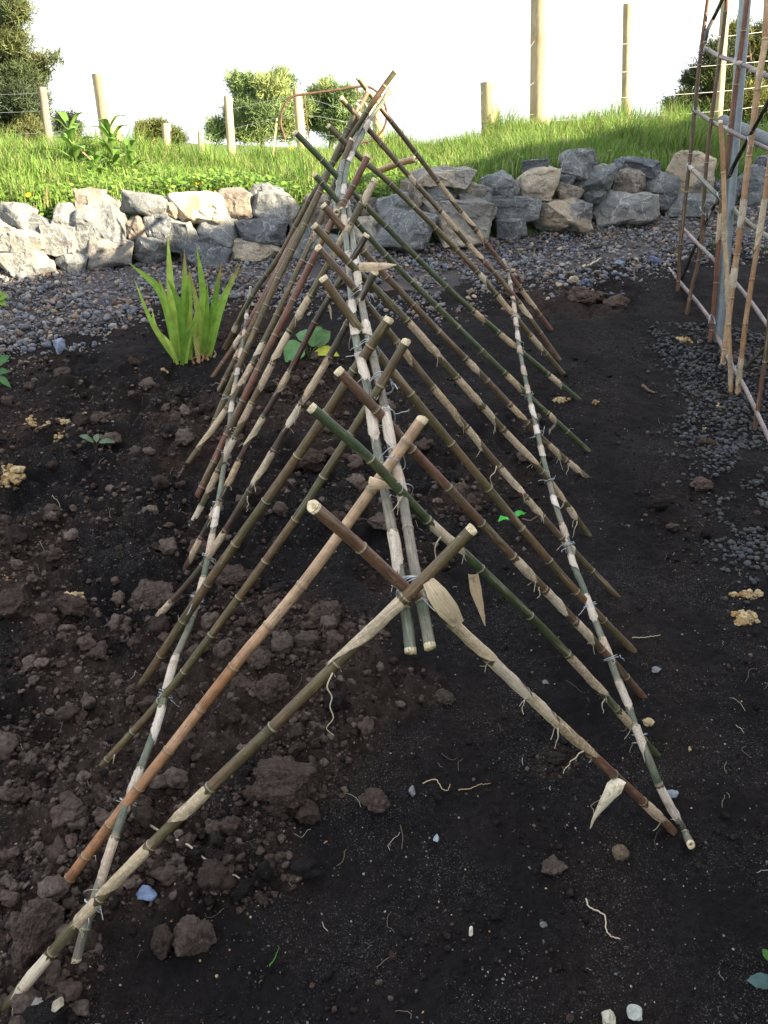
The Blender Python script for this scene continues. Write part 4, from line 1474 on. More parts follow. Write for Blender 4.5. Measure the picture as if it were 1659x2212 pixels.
def rail_u(pts, r, style, lb, seed, name='rail'):
    rs = random.Random(seed)
    xs = [p[0] for p in pts]
    P = [at(a, b_, udep[u] if isinstance(u, str) else u) for a, b_, u in pts]
    path = spline(P, 46)
    r *= .78
    mb = MB()
    s, pth = seg_tube(mb, path, r, r * 0.9, style, [t + rs.uniform(-.03, .03) for t in np.arange(0.1, 3.5, .15)], rs)
    o = mb.obj(name, [m_cane, m_cut], tall, True, TT)
    o['label'] = lb
    for t in np.arange(0.1, s[-1], .15):
        if rs.random() < 0.22:
            husk('husk', path, s, t, max(t - .09, 0.01), r, rs, o, TT, rs.uniform(-1, 1), .95, 0, None, (0.42, 0.38, 0.36))


d1, d2, d4, d6, d7 = udep['U1'], udep['U2'], udep['U4'], udep['U6'], udep['U7']
d5, d8 = udep['U5'], udep['U8']
rail_u([(1524, 105, d1 + .03), (1556, 122, d2 + .02), (1592, 135, d4 + .03), (1620, 146, (d4 + d6) / 2 + .03), (1659, 165, d6 + .03), (1700, 185, d7)], .0125, 'purple', 'topmost grey rail', 31)
rail_u([(1500, 238, d1 + .03), (1543, 266, d2 + .02), (1573, 279, d4 + .03), (1597, 294, (d4 + d6) / 2 + .03), (1659, 322, d6), (1700, 342, d7)], .0115, 'purple', 'second grey rail from the top', 32)
rail_u([(1488, 358, d1 + .03), (1517, 388, d2 + .03), (1550, 423, d4 + .06), (1577, 446, d4 - .04 + .1), (1610, 476, d6 + .05), (1659, 513, d7 + .06), (1700, 545, d7 - .2)], .0135, 'grey', 'middle grey rail behind the canes', 33)
rail_u([(1479, 498, d1 + .03), (1509, 528, d2 + .02), (1535, 554, d4 + .06), (1569, 590, d4), (1595, 618, d6 + .05), (1625, 656, d7 + .04), (1659, 704, d8 + .12), (1700, 760, d8)], .0115, 'purple', 'lower mauve rail', 34)
gl = [(1445, 581), (1479, 622), (1511, 659), (1535, 693), (1550, 729), (1569, 768), (1592, 808), (1614, 847), (1656, 937), (1690, 1010)]
rail_u([(a, b_, gnd(a, b_)[1] - 0.03 - 0.012 * i) for i, (a, b_) in enumerate(gl)], .0125, 'purple', 'lowest mauve and white rail close to the soil', 35)
rail_u([(1472, 604, gnd(1472, 604)[1]), (1498, 540, d1 - .06), (1522, 491, d2 + .05), (1547, 434, (d2 + d4) / 2), (1571, 390, d4 + .03), (1588, 352, d4 - .02), (1612, 307, d6 + .04), (1637, 262, d6 - .05), (1672, 196, d7)], .0115, 'black', 'long black diagonal cane', 36, 'cane')
rail_u([(1523, 92, d1 - .02), (1528, 66, d1 - .02), (1545, 32, d1), (1562, -4, d2), (1580, -40, d2)], .0125, 'black', 'upper black diagonal cane', 37, 'cane')
rail_u([(1606, 800, d7 + .0), (1650, 753, d7 - .1), (1690, 712, d7 - .15)], .0095, 'dark', 'dark brace low at the right edge', 38, 'cane')
rs = random.Random(5)
trellis_keep = trellis
for px, py, dd in ((1515, 105, d1), (1592, 136, d4), (1640, 165, d6), (1502, 240, d1), (1575, 280, d4), (1620, 305, d6), (1490, 360, d1), (1517, 455, d2), (1555, 425, d4), (1538, 690, d4 - .1), (1576, 775, d5), (1594, 800, d7), (1600, 480, d6)):
    trellis = tall
    TO_, TO = TO, TT
    tie(at(px, py, dd - .005), (0.1, 0, 1), (0.7, -.6, -.3), .023, rs, 2, 1)
    TO = TO_
trellis = trellis_keep

mb = MB()
gp = gnd(1552, 736)
pb, pt_ = at(1552, 736, gp[1]), at(1609.5, 0, gp[1] + .03)
ext = pt_ + (pt_ - pb) * 0.35
mb.tube([pb - (pt_ - pb) * .08, pb, (pb + pt_) / 2, pt_, ext], .0245, 20)
o = mb.obj('galvanised_post', m_galv, None, True, pb)
tag(o, 'round galvanised steel post standing among the tall canes', 'steel post')
mb = MB()
a_, b_ = at(1560, 262, 5.1), at(1700, 322, 4.55)
mb.tube([a_, a_ * .5 + b_ * .5, b_], .034, 18)
o = mb.obj('steel_pipe', m_pipe, None, True, a_)
tag(o, 'thick galvanised pipe slanting behind the tall canes at the right edge', 'pipe')
o.location = (float(a_[0]), float(a_[1]), float(a_[2]))
mb = MB()
a_, b_ = at(899, 343, 5.0), at(858, 354, 5.25)
seg_tube(mb, spline([b_ + (b_ - a_) * 1.2 + np.array([0, .25, -.02]), b_, a_], 20), .0195, .0185, 'orange', [.1], random.Random(3))
tag(mb.obj('bamboo_offcut', [m_cane, m_cut], None, True, a_), 'short thick orange brown bamboo offcut poking out of the grass above the wall', 'bamboo')

# ------------------------------------------------------------------ fence posts, wires and a rusty hoop beyond the bank
def post(label, top, bot, wpx, Y, mt, lean=0.0, flat=False):
    T = at(*top, Y)
    Bp = at(*bot, Y)
    r = mmp(T, wpx / 2)
    d = (Bp - T) / np.linalg.norm(Bp - T)
    zt = float(zf(Bp[0], Bp[1])) - 0.35
    k = max((Bp[2] - zt) / max(-d[2], .2), 0.1)
    B2 = Bp + d * k
    n = 14
    path = [B2 + (T - B2) * t for t in np.linspace(0, 1, n)]
    h = MB()
    h.tube(path, [r * (1.05 - 0.07 * t + random.uniform(-.012, .012)) for t in np.linspace(0, 1, n)], 22)
    o = h.obj('fence_post', mt, None, True, B2)
    return tag(o, label, 'fence post', 'round wooden fence posts beyond the bank'), T, B2


fp = {}
for key, lb, top, bot, w, Y, mt in (
        ('a', 'thin weathered grey fence post by the big dark tree at the left', (91, 188), (108, 315), 17, 10.5, m_postg),
        ('b', 'thick pale fence post with a flat brown top at the left, behind the leafy weeds', (221, 160), (242, 305), 46, 7.9, m_post),
        ('c', 'short sunlit fence post between the small bush and the centre trees', (359, 266), (363, 340), 20, 10.0, m_post),
        ('d', 'sunlit fence post at the left edge of the centre trees', (492, 208), (501, 338), 18, 9.6, m_post),
        ('e', 'sunlit fence post right under the curve of the rusty hoop', (641, 192), (652, 315), 20, 8.8, m_post),
        ('f', 'sunlit fence post right behind the far end of the trellis', (814, 238), (822, 335), 25, 8.2, m_post),
        ('g', 'stubby sunlit fence post half way between the trellis and the tallest post', (1056, 177), (1059, 290), 38, 7.9, m_post),
        ('h', 'tallest pale fence post, cut by the upper edge of the photo', (1169, -25), (1166, 260), 45, 7.9, m_post),
        ('i', 'slim sunlit fence post right of the tallest one, above the grass', (1357, 8), (1352, 290), 22, 8.8, m_post),
        ('j', 'sunlit fence post seen between the tall canes at the right', (1568, -10), (1548, 300), 19, 9.6, m_post),
        ('k', 'tiny far fence post low between the small bush and the centre trees', (433, 284), (436, 335), 13, 13.0, m_post)):
    o, T, B2 = post(lb, top, bot, w, Y, mt)
    fp[key] = (T, B2)
mb = MB()
T, Bp = at(598, 256, 7.0), at(590, 330, 7.0)
mb.tube([Bp + (Bp - T) * .6, Bp, T], mmp(T, 2.2), 8, (0.55, 0.42, 0.2))
tag(mb.obj('garden_stake', m_root, None, True, Bp), 'thin straw coloured stake in the grass left of the rusty hoop', 'stake')


def wire(label, pts):
    h = MB()
    P = spline(pts, 30)
    h.tube(P, 0.0019, 5)
    tag(h.obj('fence_wire', m_fwire, None, True, P[0]), label, 'fence wire', 'wires strung along the fence')


def onpost(k, py):
    T, B2 = fp[k]
    lo, hi = 0.0, 1.0
    for _ in range(30):
        m_ = (lo + hi) / 2
        if proj(T + (B2 - T) * m_)[1] < py:
            lo = m_
        else:
            hi = m_
    q = T + (B2 - T) * lo
    return q + np.array([0, -0.06, 0])


ordn = ['topmost', 'second', 'third', 'lowest']
for i, ys_ in enumerate([(238, 212, 248, 195, 30), (280, 250, 268, 230, 130), (318, 290, 300, 262, 205)]):
    wire(ordn[i] + ' fence wire running from the centre trees past the rusty hoop', [onpost('d', ys_[0]), onpost('e', ys_[1]), onpost('f', ys_[2]), onpost('g', max(ys_[3], 182)), onpost('h', ys_[4] + 40)])
for i, (ya, yb, yc) in enumerate([(90, 80, 62), (150, 141, 128), (205, 198, 180), (248, 240, 222), (290, 280, 262)]):
    a_ = at(1425, ya, 9.0)
    wire(['first', 'second', 'third', 'fourth', 'fifth'][i] + ' fence wire from the top in front of the right hand tree', [onpost('h', ya + 14), onpost('i', ya + 6), onpost('j', yb), at(1700, yc, 9.9)])
for i, (ya, yb) in enumerate([(196, 175), (235, 222), (282, 268)]):
    wire(['upper', 'middle', 'lower'][i] + ' fence wire between the two posts at the left', [at(-60, ya + 10, 11.5), onpost('a', ya + 5), onpost('b', yb)])

hp_ = [(616, 300), (607, 270), (608, 245), (618, 222), (633, 208), (655, 204), (713, 196), (775, 187), (797, 188), (815, 199), (829, 220), (835, 243), (832, 270), (818, 292), (795, 305), (775, 308)]
mb = MB()
mb.tube(spline([at(a, b_, 6.75) for a, b_ in hp_], 70), 0.0085, 8)
o = mb.obj('rusty_hoop', m_rust, None, True, at(700, 300, 6.75))
tag(o, 'rusty bent steel hoop standing in the grass behind the far end of the trellis', 'hoop')
HO = np.array(o.location)
for a_, b_ in (((656, 205), (668, 300)), ((772, 190), (778, 262))):
    st = MB()
    st.tube([at(*a_, 6.75), at(*b_, 6.75)], 0.005, 6)
    st.obj('strut', m_rust, o, True, HO)

# ------------------------------------------------------------------ trees: tapered trunk, limbs, leaf tufts through the crown
def tree(name, label, cat, Y, blobs, trunk, leaf, dens, tones, group='trees beyond the fence', tuft=0.32):
    """blobs: picture ellipses (cx, cy, rx, ry, dy); trunk: picture points foot -> top"""
    base = at(*trunk[0], Y)
    base[2] = float(zf(base[0], base[1])) - 0.05
    root = empty(name, base, label, cat, group)
    O = np.array(root.location)
    tp = [base] + [at(a, b_, Y) for a, b_ in trunk[1:]]
    rr0 = mmp(at(*trunk[0], Y), 7)
    h = MB()
    pth = spline(tp, 24)
    h.tube(pth, np.linspace(rr0, rr0 * .25, 24), 9, (1, 1, 1))
    tr = h.obj('trunk', m_bark, root, True, O)
    cents, V, Q, CL = [], [], [], []
    for cx, cy, rx, ry, dy in blobs:
        c = at(cx, cy, Y + dy)
        ax, az = mmp(c, rx), mmp(c, ry)
        ay = (ax + az) * .5
        # limb from trunk to the clump
        i0 = int(np.argmin(np.linalg.norm(pth - (c - np.array([0, 0, az])), axis=1)))
        lb = MB()
        p0 = pth[i0]
        lb.tube(spline([p0, (p0 + c) / 2 + np.array([0, 0, -.05 * ax]), c], 8), np.linspace(rr0 * .3, rr0 * .06, 8), 6, (1, 1, 1))
        lb.obj('limb', m_bark, tr, True, O)
        nt_ = max(14, int(dens * rx * ry / 100.0))
        d = rng.normal(size=(nt_, 3))
        d /= np.linalg.norm(d, axis=1)[:, None]
        rad = (0.35 + 0.75 * rng.random(nt_) ** 0.6)
        ns_ = max(9, int(rx * ry / 26.0))
        sd = rng.normal(size=(ns_, 3)) * np.array([1, 1, .75])
        sd /= np.linalg.norm(sd, axis=1)[:, None]
        axes_ = np.array([ax, ay, az])
        o_ = c + sd * (0.10 + 0.60 * rng.random(ns_))[:, None] * axes_
        dv = sd * np.array([1, 1, .6]) + np.array([0, 0, .38]) + rng.normal(size=(ns_, 3)) * .25
        dv /= np.linalg.norm(dv, axis=1)[:, None]
        ln_ = (0.3 + 0.85 * rng.random(ns_) ** 2) * (ax + az) * .5
        pick = rng.integers(0, ns_, nt_)
        tt_ = rng.random(nt_) ** .8
        cen = o_[pick] + dv[pick] * (ln_[pick] * tt_)[:, None] + rng.normal(size=(nt_, 3)) * (.12 * (1.15 - tt_) * ln_[pick])[:, None]
        d = dv[pick]
        stone_ = 0.7 + 0.6 * rng.random(ns_)
        tb = np.array(tones[rng.integers(0, len(tones))])
        for q, dd, pk in zip(cen, d, pick):
            t_c = tb * stone_[pk] * rng.uniform(.8, 1.2)
            k = 9
            u = rng.normal(size=(k, 3)) + dd * 0.8 + np.array([0, 0, .55])
            u /= np.linalg.norm(u, axis=1)[:, None]
            s_ = rng.normal(size=(k, 3))
            s_ -= u * (s_ * u).sum(1)[:, None]
            s_ /= np.linalg.norm(s_, axis=1)[:, None]
            L = leaf * (0.6 + 0.8 * rng.random(k))[:, None]
            st = q + rng.normal(size=(k, 3)) * tuft * leaf * 2.2
            w = L * 0.15
            b0 = len(V) * 4
            quad = np.stack([st - s_ * w * .4, st + s_ * w * .4, st + u * L + s_ * w * .25, st + u * L - s_ * w * .25], 1)
            for j in range(k):
                V.append(quad[j])
                CL.append(np.repeat((t_c * (0.85 + .3 * rng.random()))[None], 4, 0))
    V = np.concatenate(V)
    CL = np.concatenate(CL)
    q = np.arange(len(V)).reshape(-1, 4)
    me = npmesh('crown', V - O, q, None, CL)
    link('crown', me, m_needle, root, False)
    return root


DG = [(0.05, 0.07, 0.028), (0.075, 0.092, 0.032), (0.038, 0.055, 0.026), (0.09, 0.098, 0.034)]
YG = [(0.12, 0.18, 0.065), (0.15, 0.205, 0.07), (0.10, 0.15, 0.055), (0.17, 0.215, 0.075)]
OG = [(0.095, 0.115, 0.032), (0.075, 0.095, 0.028), (0.125, 0.135, 0.036), (0.05, 0.065, 0.024)]
tree('tree', 'big dark conifer at the left edge with one limb reaching right', 'tree', 16.0,
     [(10, 30, 45, 42, 0), (38, 25, 28, 18, -.5), (-10, 95, 55, 40, .4), (22, 95, 30, 30, -.4), (55, 128, 26, 12, 0), (88, 133, 22, 7, -.2), (118, 130, 20, 5, -.3), (15, 150, 45, 35, .3), (50, 170, 42, 20, -.4),
      (85, 168, 20, 16, 0), (-15, 205, 60, 42, .2), (35, 215, 45, 32, -.5), (75, 205, 25, 22, .3), (20, 265, 62, 38, .1), (70, 255, 26, 30, .3), (60, 290, 45, 25, -.3), (-40, 280, 60, 50, 0), (-60, 120, 60, 90, .5), (-40, 20, 50, 60, .4)],
     [(-20, 340), (-12, 200), (0, 60), (5, 0)], .095, 34, DG)
tree('tree', 'bushy light green pine, left one of the centre pair', 'tree', 24.0,
     [(525, 190, 26, 22, 0), (548, 215, 40, 30, .3), (590, 200, 30, 24, -.4), (610, 180, 20, 16, .2), (608, 165, 8, 10, 0), (570, 245, 48, 26, -.5), (520, 250, 30, 28, .4), (615, 235, 30, 35, .3), (480, 280, 28, 17, 0), (460, 290, 20, 12, -.3), (545, 285, 50, 25, -.2), (610, 280, 40, 25, .2), (508, 172, 12, 10, 0), (575, 180, 16, 12, 0), (640, 240, 22, 30, .5)],
     [(565, 330), (567, 260), (575, 190)], .14, 40, YG)
tree('tree', 'broad light green pine, right one of the centre pair, behind the hoop', 'tree', 26.0,
     [(690, 205, 30, 16, 0), (720, 198, 26, 14, .3), (750, 210, 24, 20, -.3), (700, 235, 40, 22, .2), (745, 245, 32, 25, -.4), (680, 270, 36, 25, .3), (730, 280, 45, 24, -.2), (770, 275, 22, 25, .2), (665, 235, 20, 24, 0), (785, 235, 12, 25, .3)],
     [(715, 330), (716, 260), (718, 205)], .14, 40, YG)
tree('tree', 'yellow green pine in layers behind the tall canes at the right', 'tree', 20.0,
     [(1590, 75, 24, 16, 0), (1645, 85, 32, 26, .3), (1555, 120, 40, 22, -.4), (1605, 125, 40, 30, .4), (1520, 160, 32, 16, 0), (1490, 175, 22, 12, .2), (1560, 175, 45, 24, -.3), (1630, 170, 40, 34, .2), (1480, 212, 22, 10, 0), (1530, 210, 36, 18, .3), (1600, 220, 55, 26, -.4),
      (1448, 228, 14, 10, .2), (1500, 240, 40, 16, -.2), (1470, 258, 32, 12, .2), (1560, 262, 60, 22, .1), (1640, 255, 45, 34, -.2), (1425, 280, 24, 8, 0), (1700, 140, 50, 60, .2), (1700, 240, 50, 50, 0)],
     [(1625, 330), (1622, 200), (1618, 90)], .11, 44, OG)
tree('bush', 'small dark round bush far off between the two left posts', 'bush', 30.0, [(140, 262, 18, 10, 0), (143, 276, 22, 14, .3), (150, 292, 20, 12, 0)], [(145, 315), (144, 270)], .12, 120, [(0.02, 0.028, 0.016)])
tree('bush', 'small olive bush far off left of the short sunlit post', 'bush', 28.0, [(312, 283, 14, 10, 0), (335, 272, 10, 9, 0), (330, 298, 34, 16, .2), (375, 300, 22, 14, .2), (352, 282, 12, 10, 0)], [(340, 330), (338, 280)], .13, 130, OG)

# ------------------------------------------------------------------ grass and clover on the bank
def blades(name, x, y, z, L, w, tones, lean=0.55):
    n = len(x)
    th = rng.random(n) * 6.283
    dx, dy = np.cos(th), np.sin(th)
    bend = lean * (0.3 + rng.random(n)) * L
    P0 = np.stack([x, y, z], -1)
    side = np.stack([-dy, dx, np.zeros(n)], -1) * (w / 2)[:, None]
    hd = np.stack([dx, dy, np.zeros(n)], -1)
    M = P0 + hd * (bend * .3)[:, None] + np.array([0, 0, 1]) * (L * .6)[:, None]
    Tp = P0 + hd * bend[:, None] + np.array([0, 0, 1]) * (L * (1 - .25 * rng.random(n)))[:, None]
    V = np.stack([P0 - side, P0 + side, M + side * .75, M - side * .75, Tp], 1).reshape(-1, 3)
    b0 = np.arange(n)[:, None] * 5
    q = b0 + np.array([0, 1, 2, 3])
    t = b0 + np.array([3, 2, 4])
    c = np.array(tones)[rng.integers(0, len(tones), n)] * (0.7 + 0.6 * rng.random((n, 1)))
    me = npmesh(name, V, q, t, np.repeat(c, 5, 0))
    return tag(link(name, me, m_grass, None, False), None, None, None, 'stuff')


n = 210000
x = (rng.random(n) * 2 - 1) * 5.2
v = 0.30 + 3.4 * rng.random(n) ** 0.9
y = yw(x) + v
clump = fbm(x, y, 2.2, 3, 0.6, 61.0)
left = sstep(0.3, -0.9, x)
keep = (np.abs(x) < 0.62 * y) & (rng.random(n) < np.where(v < 1.15, 1 - 0.1 * left, 1.0) * (0.45 + 0.55 * sstep(-.6, .3, clump)))
x, y, v, clump = x[keep], y[keep], v[keep], clump[keep]
Lg = (0.055 + 0.10 * rng.random(len(x))) * (0.85 + 0.5 * sstep(-.2, .7, clump)) * (1 + 0.5 * sstep(1.4, 2.2, v)) * np.where((v < .6), .75, 1)
Lg *= (1 + 0.35 * sstep(0.3, 1.5, x)) * (1 + 0.5 * sstep(.2, .9, fbm(x, y, 3.5, 2, .6, 81.0)))
GT = [(0.11, 0.21, 0.035), (0.135, 0.24, 0.04), (0.09, 0.18, 0.03), (0.16, 0.24, 0.05), (0.21, 0.21, 0.09)]
blades('grass', x, y, zf(x, y) + 0.02 * fbm(x, y, 1.6, 3), Lg, 0.0045 + 0.003 * rng.random(len(x)), GT)
# clover and low leafy cover near the wall
n = 45000
x = (rng.random(n) * 2 - 1) * 4.6
v = 0.26 + 1.7 * rng.random(n)
y = yw(x) + v
dens = (0.03 + 0.97 * sstep(0.4, -0.3, x)) * (1 - sstep(1.0, 1.9, v)) * (0.5 + .5 * sstep(-.5, .3, fbm(x, y, 4.0, 2, .6, 71.0)))
keep = (rng.random(n) < dens) & (np.abs(x) < 0.62 * y)
x, y = x[keep], y[keep]
n = len(x)
hh = 0.02 + 0.07 * rng.random(n)
c = np.stack([x, y, zf(x, y) + 0.02 * fbm(x, y, 1.6, 3) + hh], -1)
nrm = np.stack([rng.normal(0, .45, n), rng.normal(-.25, .45, n), np.ones(n)], -1)
nrm /= np.linalg.norm(nrm, axis=1)[:, None]
a_ = np.cross(nrm, rng.normal(size=(n, 3)))
a_ /= np.linalg.norm(a_, axis=1)[:, None]
b_ = np.cross(nrm, a_)
r = (0.006 + 0.009 * rng.random(n))[:, None]
ang_ = np.arange(6) / 6 * 6.283
V = np.stack([c + r * (math.cos(t) * a_ * 1.35 + math.sin(t) * b_) for t in ang_], 1).reshape(-1, 3)
b0 = np.arange(n)[:, None] * 6
q = np.concatenate([b0 + np.array([0, 1, 2, 3]), b0 + np.array([0, 3, 4, 5])])
CT = np.array([(0.11, 0.21, 0.03), (0.135, 0.235, 0.035), (0.085, 0.165, 0.024), (0.165, 0.25, 0.045)])[rng.integers(0, 4, n)] * (0.75 + .5 * rng.random((n, 1)))
tag(link('clover', npmesh('clover', V, q, None, np.repeat(CT, 6, 0)), m_grass, None, False), kind='stuff')


def leaf_mesh(mb, path, widths, tonec, fold=0.25, up_hint=(0, 0, 1), tip=None, n=3):
    """strap or lance leaf along a path, folded along its midrib"""
    P = np.asarray(path)
    k = len(P)
    V, cc = [], []
    for i in range(k):
        T = P[min(i + 1, k - 1)] - P[max(i - 1, 0)]
        T = T / (np.linalg.norm(T) + 1e-9)
        a = np.cross(T, up_hint)
        a = a / (np.linalg.norm(a) + 1e-9)
        b_ = np.cross(a, T)
        w = np.interp(i / (k - 1), np.linspace(0, 1, len(widths)), widths)
        for j in range(2 * n + 1):
            u = (j - n) / n
            V.append(P[i] + a * w * u + b_ * (fold * w * abs(u)))
            c = np.array(tonec)
            if tip is not None:
                f = max(0, (i / (k - 1) - .6) / .4)
                c = c * (1 - f) + np.array(tip) * f
            cc.append(c * (1.12 if j == n else 1.0))
    m_ = 2 * n + 1
    mb.add(V, [(i * m_ + j, i * m_ + j + 1, (i + 1) * m_ + j + 1, (i + 1) * m_ + j) for i in range(k - 1) for j in range(2 * n)], (), np.array(cc))


# dandelions
for i, (px, py, lb) in enumerate([
        (1031, 311, 'bright yellow dandelion, largest of the ones right of the trellis'), (1076, 312, 'yellow dandelion just right of the largest one'), (1127, 313, 'yellow dandelion over the tan triangular rock'),
        (941, 317, 'yellow dandelion right of the far cane, upper of two'), (938, 335, 'yellow dandelion right of the far cane, lower of two'), (1153, 268, 'yellow dandelion at the foot of the tallest post'),
        (891, 314, 'yellow dandelion touching the far right cane'), (1434, 278, 'yellow dandelion on the skyline left of the tall canes'), (1464, 286, 'yellow dandelion on the skyline beside the outermost tall cane'),
        (1379, 271, 'yellow dandelion on the skyline right of the slim post'), (62, 421, 'yellow dandelion near the wall at the far left, lower of two'), (56, 399, 'yellow dandelion near the wall at the far left, upper of two'),
        (632, 322, 'yellow dandelion under the rusty hoop'), (611, 356, 'yellow dandelion left of the topmost green cane'), (527, 382, 'pale yellow dandelion above the brown grey rock'), (667, 331, 'yellow dandelion right under the rusty hoop strut'), (427, 394, 'pale dandelion above the rusty stained rock')]):
    G = gnd(px, py + 14)
    hd = at(px, py, G[1] - .22)
    base = np.array([hd[0], hd[1] + .02, float(zf(hd[0], hd[1] + .02)) - .01])
    rt_ = empty('dandelion', base, lb, 'flower', 'yellow dandelions in the grass')
    O = np.array(rt_.location)
    h = MB()
    h.tube(spline([base, (base + hd) / 2 + np.array([.004, 0, 0]), hd], 8), .0018, 5, (0.07, 0.12, 0.03))
    h.obj('stem', m_grass, rt_, True, O)
    h = MB()
    R_ = mmp(hd, 6.5) * random.uniform(.75, 1.05)
    for ring, (k, rr1, zz) in enumerate(((16, 1.0, .15), (12, .7, .45), (7, .35, .6))):
        for j in range(k):
            an = 6.283 * j / k + ring
            d = np.array([math.cos(an), -.35 + .6 * math.sin(an) * .8, math.sin(an) * .8])
            s_ = np.array([-math.sin(an), 0, math.cos(an)]) * R_ * .16
            e = hd + d * R_ * rr1 + np.array([0, -1, .4]) * R_ * zz * .5
            h.add([hd - s_ * .5, hd + s_ * .5, e + s_, e - s_], [(0, 1, 2, 3)])
    h.obj('petals', m_petal, rt_, False, O)

# leafy weeds on the bank at the left
rsw = random.Random(12)
for lb, px, py, hpx, nl, wl in (('tall leafy weed with broad lance leaves in front of the thick left post', 245, 385, 88, 17, 1.15), ('leafy weed with a leaning reddish leaf left of the thick post', 168, 385, 95, 15, 1.2),
                                ('bushy leafy weed right of the thick left post', 285, 396, 66, 15, 1.05), ('low leafy weed nearest the wall below the thick post', 205, 404, 52, 13, 1.0)):
    G = gnd(px, py)
    O0 = G
    w_ = empty('leafy_weed', O0, lb, 'weed', 'broad leaved weeds on the bank')
    O = np.array(w_.location)
    hh = mmp(G, hpx) * 1.35
    st = MB()
    top = G + np.array([rsw.uniform(-.03, .03), 0, hh * .8])
    sp = spline([G, (G + top) / 2 + np.array([.01, 0, 0]), top], 14)
    st.tube(sp, np.linspace(.005, .0025, 14), 6, (0.07, 0.11, 0.03))
    st.obj('stem', m_leaf, w_, True, O)
    for j in range(nl):
        f = .08 + .92 * j / (nl - 1)
        p0 = sp[int(f * 13)]
        an = j * 2.4 + rsw.uniform(-.4, .4)
        Ll = hh * (.62 - .25 * f) * rsw.uniform(.85, 1.2)
        d = np.array([math.cos(an), math.sin(an), 0])
        rise = .35 + .9 * f
        path = spline([p0, p0 + d * Ll * .45 + np.array([0, 0, Ll * .45 * rise]), p0 + d * Ll * .95 + np.array([0, 0, Ll * (.55 * rise - .12)])], 9)
        h = MB()
        leaf_mesh(h, path, [.005, .022 * wl, .028 * wl, .020 * wl, .001], rsw.choice([(0.11, 0.21, 0.035), (0.14, 0.24, 0.05), (0.08, 0.16, 0.03)]), .22)
        lf = h.obj('leaf', m_leaf, w_, True, O)
    if 'reddish' in lb:
        h = MB()
        leaf_mesh(h, spline([at(195, 345, G[1]), at(172, 325, G[1]), at(140, 305, G[1])], 8), [.006, .02, .022, .004], (0.36, 0.20, 0.11), .25)
        h.obj('leaf', m_leaf, w_, True, O)['label'] = 'withered reddish brown leaf'

# sword leaved clump in the bed
G = gnd(408, 782)
clump_ = empty('sword_leaf_clump', G, 'clump of upright bright green sword leaves growing at the edge of the bed', 'plant')
O = np.array(clump_.location)
SG = [(0.19, 0.33, 0.045), (0.24, 0.38, 0.06), (0.14, 0.27, 0.04), (0.32, 0.42, 0.08)]
rsw = random.Random(5)
for bx, by, mx, my, tx, ty, w, brown in [
        (385, 778, 345, 640, 270, 570, 7.5, 0), (383, 780, 335, 700, 302, 600, 4, 0), (392, 776, 375, 640, 366, 505, 7.5, 0), (404, 774, 408, 640, 406, 538, 6.5, 1), (395, 778, 355, 650, 330, 600, 4.5, 1), (388, 782, 345, 710, 331, 672, 3.5, 0),
        (398, 776, 390, 660, 374, 600, 6, 0), (410, 774, 412, 650, 412, 590, 6, 0), (433, 768, 428, 680, 416, 575, 5.5, 1), (440, 766, 440, 640, 440, 528, 6.5, 0), (447, 766, 462, 650, 474, 562, 5.5, 1), (450, 767, 475, 660, 517, 562, 7, 1),
        (441, 770, 448, 690, 455, 610, 5, 0), (400, 782, 412, 710, 422, 655, 5, 0), (393, 785, 405, 735, 414, 690, 4.5, 0), (384, 784, 365, 740, 352, 710, 3.5, 0), (428, 770, 424, 700, 428, 630, 5, 0), (380, 780, 372, 690, 350, 610, 5.5, 0)]:
    dY = rsw.uniform(-.05, .05)
    Yb = gnd(bx, by)[1] + rsw.uniform(-.02, .03)
    pts = [at(bx, by + 3, Yb), at(mx, my, Yb + dY * .6), at(tx, ty, Yb + dY * 1.6)]
    wm = mmp(pts[1], w) * 1.3
    pts[2] = pts[2] + np.array([rsw.uniform(-.02, .02), rsw.uniform(-.05, .03), 0])
    pts[1] = pts[1] + np.array([rsw.uniform(-.012, .012), rsw.uniform(-.03, .03), 0])
    h = MB()
    leaf_mesh(h, spline(pts, 14), [wm * .75, wm, wm * .95, wm * .6, .0006], rsw.choice(SG), .3, (0.15, -1, .1), (0.28, 0.17, 0.07) if brown else None)
    lf = h.obj('leaf', m_leaf, clump_, True, O)
    if brown:
        lf['label'] = 'leaf with a dry brown tip'
h = MB()
for px, py, ln in ((427, 782, 60), (430, 784, 40), (455, 770, 42), (420, 786, 18), (462, 772, 16), (436, 780, 20), (445, 776, 22), (450, 778, 15)):
    b_ = gnd(px, py)
    h.tube(spline([b_, b_ + np.array([rsw.uniform(-.01, .01), 0, mmp(b_, ln) * .5]), b_ + np.array([rsw.uniform(-.02, .02), -.01, mmp(b_, ln)])], 8), np.linspace(.006, .002, 8), 6, rsw.choice([(0.28, 0.13, 0.06), (0.36, 0.24, 0.13), (0.22, 0.12, 0.07)]))
h.obj('dry_leaf_base', m_root, clump_, True, O)


def broad_leaf(parent, O, base, tip, wpx, tonec, fold=.18, wave=0.0, nrm=(0, -.8, .6)):
    L = np.linalg.norm(tip - base)
    w = wpx
    h = MB()
    mid = (base + tip) / 2 + np.array([0, 0, .12 * L])
    P = spline([base, mid, tip], 12)
    leaf_mesh(h, P, [w * .25, w * .8, w, w * .95, w * .6, w * .05], tonec, fold, nrm, None, 4)
    if wave:
        rs_ = random.Random(int(tip[0] * 999))
        h.v = [(a + rs_.gauss(0, wave), b + rs_.gauss(0, wave), c + rs_.gauss(0, wave)) for a, b, c in h.v]
    return h.obj('leaf', m_leaf, parent, True, O)


